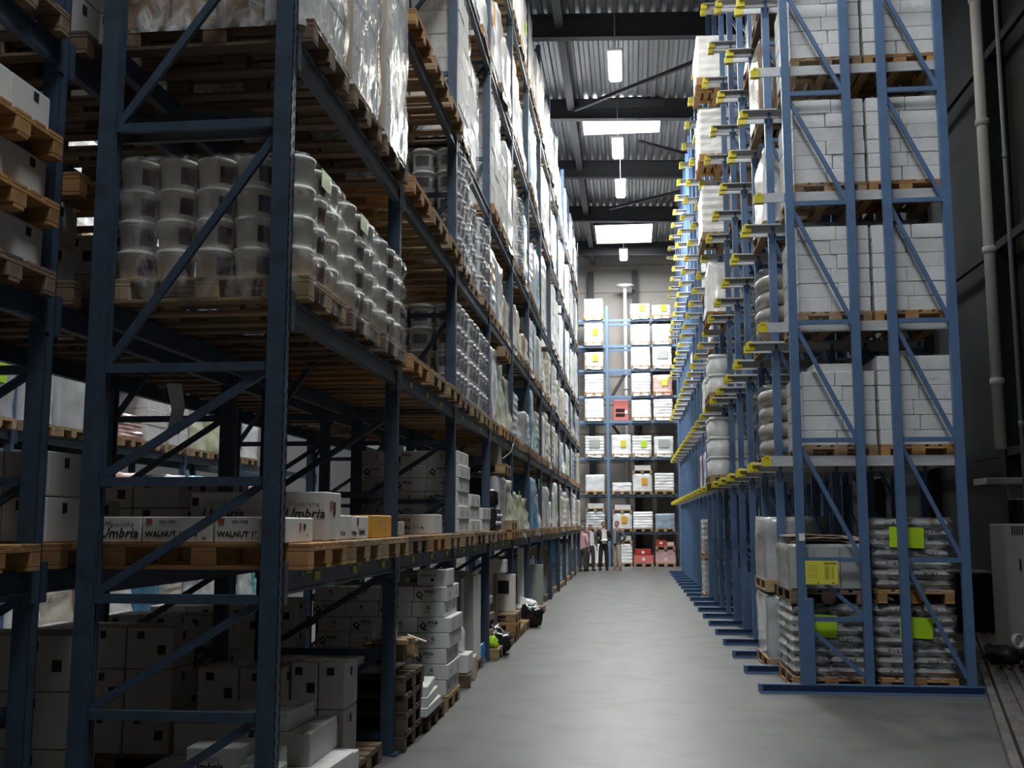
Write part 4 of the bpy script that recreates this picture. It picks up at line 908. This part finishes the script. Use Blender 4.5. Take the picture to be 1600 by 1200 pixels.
# ---------------------------------------------------------------- end rack across the aisle
EY = 45.0
racke = T('end_rack', 'blue pallet rack closing the end of the aisle behind the men', 'rack')
EZ = [1.41, 2.94, 4.48, 6.01, 7.06, 8.18, 9.21, 10.32]
for x in (-3.85, -.88, 2.07):
    f = O('upright_frame', None, racke, (x, 0, 0)); O('post', boxmesh((.12, .10, 10.9), 'endblue', .01), f, (0, EY, 0)); O('post', boxmesh((.12, .10, 10.9), 'endblue', .01), f, (0, EY+1.0, 0))
    for z in EZ: O('brace', boxmesh((.04, .9, .05), 'endblue'), f, (0, EY+.5, z-.3))
for z in EZ:
    for x0, x1 in ((-3.79, -.94), (-.82, 2.01)):
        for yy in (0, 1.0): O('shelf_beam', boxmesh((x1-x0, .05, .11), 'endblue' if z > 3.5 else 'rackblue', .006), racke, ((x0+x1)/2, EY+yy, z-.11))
O('brace', MB().bar((-.8, EY+1.05, 7.0), (-.15, EY+1.05, 8.1), .14, .05).bar((-.75, EY+1.1, 6.0), (-.2, EY+1.1, 5.2), .12, .05).mesh('brace', ['roofbeam']), racke)
ex = {'A': -1.44, 'B': -.33, 'C': .52, 'D': 1.42}
ER = [(7, 'A', 'bright', .75, None), (7, 'C', 'bright', .5, 'lime'), (7, 'D', 'grey', .42, 'lime'), (6, 'A', 'white', .82, 'lime'), (6, 'C', 'bright', .72, None), (6, 'D', 'white', .72, None), (5, 'A', 'cream', .6, 'sticker'), (5, 'C', 'bright', .78, None), (5, 'D', 'bright', .78, 'paint'),
      (4, 'A', 'white', .78, None), (4, 'C', 'white', .8, None), (4, 'D', 'pink', .72, 'sticker'), (3, 'A', 'white', .8, None), (3, 'C', 'bright', .72, None), (3, 'D', 'white', .75, None),
      (2, 'A', 'white', .75, 'paint'), (2, 'B', 'bright', .8, 'sticker'), (2, 'C', 'white', .75, 'lime'), (2, 'D', 'white', .72, 'paint'), (1, 'A', 'white', .68, None), (1, 'B', 'white', .35, None), (1, 'C', 'white', .72, 'orangebox'), (1, 'D', 'white', .74, None),
      (0, 'A', 'grey', .68, None), (0, 'B', 'white', .62, 'orangebox'), (0, 'C', 'bright', .68, None), (0, 'D', 'bluegrey', .6, None), (-1, 'A', 'white', .78, None), (-1, 'B', 'white', .78, None)]
CN = {'A': 'first', 'B': 'second', 'C': 'third', 'D': 'fourth'}
for lv, c, col, h, lab in ER:
    z = EZ[lv] if lv >= 0 else 0; var = rr.randrange(6)
    t = T('wrapped_load', '%s wrapped load, %s column, %s of end rack%s' % (COLS[col][1], CN[c], 'floor' if lv < 0 else ORD[lv+1]+' shelf', {'lime': ', lime paper on it', 'sticker': ', yellow paper on it', 'paint': ', grey panel on it', 'orangebox': ', orange mark on it', None: ''}[lab]), 'pallet load', (ex[c], EY+.5, z), group='loads in the end rack')
    O('pallet', pal_joined('wood' if (lv+ord(c)) % 3 else 'woodorange'), t, rz=PI/2); O('cargo', load_mesh('layered' if (lv+ord(c)) % 2 else 'bale', var, 'wrap'), t, (0, 0, .14), rz=PI/2, scale=(1, 1.02, h), color=COLS[col][0])
    if lv > 1: O('film_skirt', cached(('sk', lv % 3), lambda: skirt_mesh(lv % 3)), t, rz=PI/2, color=COLS[col][0])
    if lab: O('paper_label', boxmesh((.46 if lab == 'paint' else .24, .01, .34 if lab == 'paint' else .28), lab), t, (.08 if lab != 'paint' else 0, -.6, .14+h*.35))
for lv, c, h0, col in ((0, 'A', .82, 'cartonw'), (0, 'B', .76, 'cartonw'), (1, 'C', .86, 'cartonw'), (-1, 'A', .92, 'carton'), (-1, 'B', .92, 'cartonw')):
    z = (EZ[lv] if lv >= 0 else 0)+h0
    pallet((ex[c], EY+.5, z), 'pallet on top of the %s column load, %s of end rack' % (CN[c], 'floor' if lv < 0 else ORD[lv+1]+' shelf'), 'wood', rz=PI/2, group='pallets on end rack loads')
    carton((ex[c]+.02, EY+.4, z+.146), (.66, .7, .2), 'flat white carton on top of the %s column, %s of end rack' % (CN[c], 'floor' if lv < 0 else ORD[lv+1]+' shelf'), col, group='top cartons in the end rack')
t = T('red_machine', 'red box machine with black openings on the fourth shelf of the end rack', 'machine', (-.33, EY+.4, EZ[3])); O('case', boxmesh((.64, .6, .88), 'redlight', .03), t)
for a in (0, 1):
    for b in range(2): O('opening', boxmesh((.38, .02, .13), 'black'), t, (-.03, -.305, .18+.2*b+.0*a))
O('paper_label', boxmesh((.12, .02, .14), 'white'), t, (.22, -.305, .3))
pallet((ex['C'], EY+.5, 0), 'pallet under the red boxes on the floor of the end rack', 'wood', rz=PI/2); pallet((ex['D'], EY+.5, 0), 'pallet under the pink boxes on the floor of the end rack', 'wood', rz=PI/2)
def ebox(x, z, a, c_, m_, lab, nm='carton'):
    t = carton((x, EY+.4, z), (a, .7, c_), lab, m_); sticker(t, (0, -.352, c_*.3), .12, c_*.4, 'white', 'y'); return t
ebox(ex['C'], .146, .8, .3, 'redlight', 'light red box, lower one of the pair in the end rack'); ebox(ex['C']-.02, .446, .66, .26, 'red', 'dark red box on the light red box')
ebox(ex['D'], .146, .82, .3, 'redlight2', 'pink and white box, lower of the fourth column'); ebox(ex['D'], .446, .8, .24, 'redlight2', 'pink and white box, upper of the fourth column')
pallet((ex['D'], EY+.5, .69), 'upper pallet carrying the small red crate in the end rack', 'wood', rz=PI/2); ebox(ex['D']-.18, .836, .44, .24, 'red', 'small dark red crate high in the fourth column'); ebox(ex['D']+.2, .836, .3, .16, 'redlight2', 'small pale pink box beside the red crate')
# ---------------------------------------------------------------- right hand machine on grating
g = T('floor_grating', 'ribbed rusty steel grating laid along the dark side wall', 'grating')
a0, a1 = Vector((5.42, 17.9, 0)), Vector((2.39, 6.6, 0)); d = (a1-a0).normalized(); nrm = Vector((d.y, -d.x, 0)) * -1
if nrm.x < 0: nrm = -nrm
for i in range(16): p0 = a0+nrm*(.12+.11*i); p1 = a1+nrm*(.12+.11*i); O('bar', MB().bar(p0+Vector((0, 0, .06)), p1+Vector((0, 0, .06)), .055, .03, up=(0, 0, 1)).mesh('bar', ['grate']), g)
O('base_plate', MB().bar(a0+nrm*.95+Vector((0, 0, .02)), a1+nrm*.95+Vector((0, 0, .02)), 1.85, .03, up=(0, 0, 1)).mesh('base_plate', ['grate']), g)
for off in (-.03, -.13): O('edge_rail', MB().bar(a0+nrm*off+Vector((0, 0, .05)), a1+nrm*off+Vector((0, 0, .05)), .07, .09, up=(0, 0, 1)).mesh('edge_rail', ['grate']), g)
t = T('white_cabinet_machine', 'pale grey machine cabinet with mesh vent at the picture edge on the grating', 'machine', (4.84, 14.9, .09), -.1)
O('body', MB().box((.45, .3, .86), (.86, .9, 1.66), ch=.02).mesh('body', ['paint']), t); O('door', boxmesh((.66, .02, 1.36), 'paint', .008), t, (.50, -.165, .1)); O('vent', MB().add(*(lambda vs, fs: (vs, fs))(sum([[(.1+.03*i, -.162, 1.55), (.118+.03*i, -.162, 1.55), (.118+.03*i, -.162, 1.66), (.1+.03*i, -.162, 1.66)] for i in range(15)], []), [(4*i, 4*i+1, 4*i+2, 4*i+3) for i in range(15)])).mesh('vent', ['black']), t)
O('handle', boxmesh((.02, .03, .14), 'black', .004), t, (.18, -.185, 1.1)); txt('C', .08, t, (.44, -.18, 1.25), NF, bold=.002); O('emblem', MB().lathe([(.05, 0), (.05, .003)], 8).mesh('emblem', ['greysticker']), t, (.38, -.178, 1.28), rot=(PI/2, 0, 0))
O('foot', boxmesh((.5, .8, .04), 'black'), t, (.3, .3, 0))
tag(O('cable', MB().tube([(5.2, 14.2, .12), (4.75, 13.9, .13), (4.55, 13.6, .12), (4.75, 13.3, .12), (5.1, 13.2, .13)], .018, 6).mesh('cable', ['black']), None), 'black cable lying on the grating by the machine', 'cable')
tag(O('cable', MB().tube([(4.8, 12.6, .12), (4.35, 12.7, .12), (4.25, 12.5, .12), (4.5, 12.3, .12), (4.9, 12.2, .13)], .014, 6).mesh('cable', ['black']), None), 'thin cable with pale plug lying nearer on the grating', 'cable')
crumpled('rag', 'black crumpled cloth on the edge of the grating', 'cloth', (4.45, 13.9, .1), .2, 'black', 9, .6)
t = T('tape_roll', 'white-rimmed roll leaning at the foot of the machine', 'roll', (4.86, 14.6, .3), rot=(PI/2, 0, .5)); O('ring', MB().lathe([(.07, 0), (.1, 0), (.1, .06), (.07, .06), (.07, 0)], 16, cap=False).mesh('ring', ['white']), t)
t = T('dark_bin', 'black low bin behind the drive-in rack foot', 'bin', (5.5, 19.2, 0)); O('body', boxmesh((.9, .8, .95), 'walldark', .02), t); O('rim', boxmesh((.94, .84, .04), 'paint', .01), t, (0, 0, .95))

# ---------------------------------------------------------------- people
def skinmesh(name, pts, edges, mat, parent, sub=2):
    me = bpy.data.meshes.new(name); me.from_pydata([p[:3] for p in pts], edges, []); me.materials.append(M[mat]); o = O(name, me, parent)
    sl = me.skin_vertices[0].data if me.skin_vertices else None
    md = o.modifiers.new('skin', 'SKIN'); md.use_smooth_shade = True
    if not me.skin_vertices: 
        pass
    ly = me.skin_vertices[0].data
    for i, p in enumerate(pts): ly[i].radius = (p[3], p[4] if len(p) > 4 else p[3]); ly[i].use_root = (i == 0)
    s = o.modifiers.new('sub', 'SUBSURF'); s.levels = sub; s.render_levels = sub
    return o
def head(parent, loc, yaw, hair, z=0., bald=False):
    h = O('head', None, parent, loc, yaw)
    b = MB(); vs = []; fs = []; n_, m_ = 16, 12
    for j in range(m_+1):
        ph = PI*j/m_
        for i in range(n_):
            a = 2*PI*i/n_; x, y, zz = math.sin(ph)*math.cos(a)*.075, math.sin(ph)*math.sin(a)*.095, math.cos(ph)*.12
            if zz < 0: x *= 1+zz*1.6; y = y*(1+zz*.9)-.01
            vs.append((x, y, zz))
    for j in range(m_):
        for i in range(n_): k = (i+1) % n_; fs.append((j*n_+i, (j+1)*n_+i, (j+1)*n_+k, j*n_+k))
    b.add(vs, fs, 0, True); b.add([(-.014, -.088, -.03), (.014, -.088, -.03), (0, -.118, -.025), (0, -.09, .025)], [(0, 1, 2), (1, 3, 2), (0, 2, 3)], 0)
    for s in (-1, 1): b.box((.078*s, .005, -.005), (.014, .03, .05), ch=.004); b.box((.03*s, -.088, .022), (.02, .008, .01), 1)
    b.box((0, -.088, -.055), (.045, .01, .008), 2)
    O('face', b.mesh('face', ['skin', 'ink', 'redlight']), h)
    vs = []; 
    for j in range(7):
        ph = PI*.56*j/6
        for i in range(n_):
            a = 2*PI*i/n_; x, y, zz = math.sin(ph)*math.cos(a)*.083, math.sin(ph)*math.sin(a)*.104+.008, math.cos(ph)*.128
            if y < -.03: zz = max(zz, .05 if not bald else .085)
            vs.append((x, y, zz))
    fs = [(j*n_+i, (j+1)*n_+i, (j+1)*n_+(i+1) % n_, j*n_+(i+1) % n_) for j in range(6) for i in range(n_)]
    O('hair', MB().add(vs, fs, 0, True).mesh('hair', [hair]), h)
def person(label, loc, yaw, jacket, trouser, shirt, hair, hh=1.8, arms='down', bald=False, shoe='shoe', tie=None, plaid=False):
    t = T('person', label, 'person', loc, yaw); s = hh/1.8; t.scale = (s, s, s)
    # one continuous body under the clothes
    body = [(0, 0, .95, .09, .07), (0, 0, 1.2, .10, .075), (0, 0, 1.42, .12, .08), (0, -.0, 1.53, .05), (0, -.01, 1.6, .05)]
    ed = [(0, 1), (1, 2), (2, 3), (3, 4)]
    A = {'down': [((.2, 0, 1.42), (.25, .02, 1.15), (.24, -.06, .9)), ((-.2, 0, 1.42), (-.25, .02, 1.15), (-.24, -.06, .9))],
         'hold': [((.2, 0, 1.42), (.26, .04, 1.14), (.06, -.24, 1.1)), ((-.2, 0, 1.42), (-.26, .03, 1.15), (-.12, -.22, 1.08))],
         'hip': [((.2, 0, 1.42), (.36, .1, 1.18), (.17, -.02, 1.0)), ((-.2, 0, 1.42), (-.3, .1, 1.17), (-.17, .0, 1.0))]}[arms]
    def limb(base, pts, rad, ed, body):
        prev = base
        for p, r in zip(pts, rad): body.append((*p, r)); ed.append((prev, len(body)-1)); prev = len(body)-1
        return prev
    legs = [((.095, 0, .9), (.11, -.02, .5), (.12, .02, .09)), ((-.095, 0, .9), (-.12, -.01, .5), (-.14, .02, .09))]
    for a in A: limb(2, a, (.05, .04, .028), ed, body)
    for l in legs: limb(0, l, (.075, .052, .04), ed, body)
    skinmesh('body', body, ed, 'skin', t, 1)
    # hands with five fingers
    for a, sg in zip(A, (1, -1)):
        w_ = Vector(a[2]); d = (w_-Vector(a[1])).normalized(); side = Vector((0, 0, 1)).cross(d).normalized() if abs(d.z) < .9 else Vector((0, 1, 0))
        pts = [(*w_, .026), (*(w_+d*.07), .03)]; e2 = [(0, 1)]
        for q in range(4): f0 = w_+d*.09+side*(-.03+.02*q); pts.append((*f0, .009)); e2.append((1, len(pts)-1)); pts.append((*(f0+d*(.05+.01*(q in (1, 2)))+Vector((0, -.012, -.01))), .007)); e2.append((len(pts)-2, len(pts)-1))
        pts.append((*(w_+d*.05-side*.045), .011)); e2.append((0, len(pts)-1)); pts.append((*(w_+d*.085-side*.055), .008)); e2.append((len(pts)-2, len(pts)-1))
        skinmesh('hand', pts, e2, 'skin', t, 1)
    # clothes
    jk = [(0, 0, .80, .17, .13), (0, 0, 1.12, .155, .115), (0, 0, 1.36, .185, .115), (0, .01, 1.47, .09, .07)]; e2 = [(0, 1), (1, 2), (2, 3)]
    for a in A: limb(2, (a[0], a[1], Vector(a[2])*.93+Vector(a[1])*.07), (.078, .06, .043), e2, jk)
    skinmesh('jacket' if not plaid else 'shirt', jk, e2, jacket, t)
    tr = [(0, 0, 1.02, .14, .105), (0, 0, .90, .155, .115)]; e3 = [(0, 1)]
    for l in legs: limb(1, ((l[0][0], l[0][1], .82), l[1], l[2]), (.10, .085, .075), e3, tr)
    skinmesh('trousers', tr, e3, trouser, t)
    if not plaid:
        O('shirt_front', MB().add([(-.075, -.118, 1.47), (.075, -.118, 1.47), (.10, -.135, 1.2), (.085, -.14, .97), (-.085, -.14, .97), (-.10, -.135, 1.2), (0, -.128, 1.47), (0, -.165, 1.2), (0, -.155, .97)], [(0, 5, 7, 6), (6, 7, 2, 1), (5, 4, 8, 7), (7, 8, 3, 2)], 0, True).mesh('shirt_front', [shirt]), t)
        O('collar', MB().lathe([(.072, 1.46), (.066, 1.53)], 12, cap=False).mesh('collar', [shirt]), t)
        if tie: O('tie', MB().add([(-.016, -.135, 1.46), (.016, -.135, 1.46), (.03, -.17, 1.15), (0, -.165, 1.08), (-.03, -.17, 1.15)], [(4, 3, 2, 1, 0)]).mesh('tie', [tie]), t)
    for l in legs: O('shoe', cached(('sh', shoe), lambda: MB().add([(-.045, .07, 0), (.045, .07, 0), (.05, -.12, 0), (.02, -.2, 0), (-.02, -.2, 0), (-.05, -.12, 0), (-.035, .06, .1), (.035, .06, .1), (.04, -.05, .09), (.02, -.17, .04), (-.02, -.17, .04), (-.04, -.05, .09)], [(5, 4, 3, 2, 1, 0), (6, 7, 8, 11), (11, 8, 9, 10), (0, 1, 7, 6), (1, 2, 8, 7), (2, 3, 9, 8), (3, 4, 10, 9), (4, 5, 11, 10), (5, 0, 6, 11)]).mesh('shoe', [shoe])), t, (l[2][0], .0, 0))
    head(t, (0, -.02, 1.68), 0., hair, bald=bald)
    return t
person('person in a pink checked shirt, back turned, at the end of the aisle rack', (-1.78, 40.3, 0), 2.6, 'plaid', 'greytrouser', 'plaid', 'hairgrey', 1.68, 'down', plaid=True)
person('person in a dark grey suit looking on beside the pink checked shirt', (-1.5, 40.75, 0), .5, 'suitgrey', 'greytrouser', 'shirt', 'hairgrey', 1.74, 'down', bald=True)
person('smiling person in black suit and white shirt, holding papers with both hands', (-1.02, 41.2, 0), .25, 'suit', 'suit', 'shirt', 'hairbrown', 1.84, 'hold')
person('person in grey blazer and beige trousers, hands on hips, turned to the others', (-.5, 41.2, 0), -.9, 'suitgrey', 'beige', 'shirtgrey', 'hairgrey', 1.86, 'hip', bald=True, shoe='shoebrown')
tag(O('papers', MB().box((0, 0, 0), (.2, .14, .01)).mesh('papers', ['white']), None, (-.97, 40.93, 1.15), rot=(.4, 0, .2)), 'white papers held by the person in the black suit', 'papers')
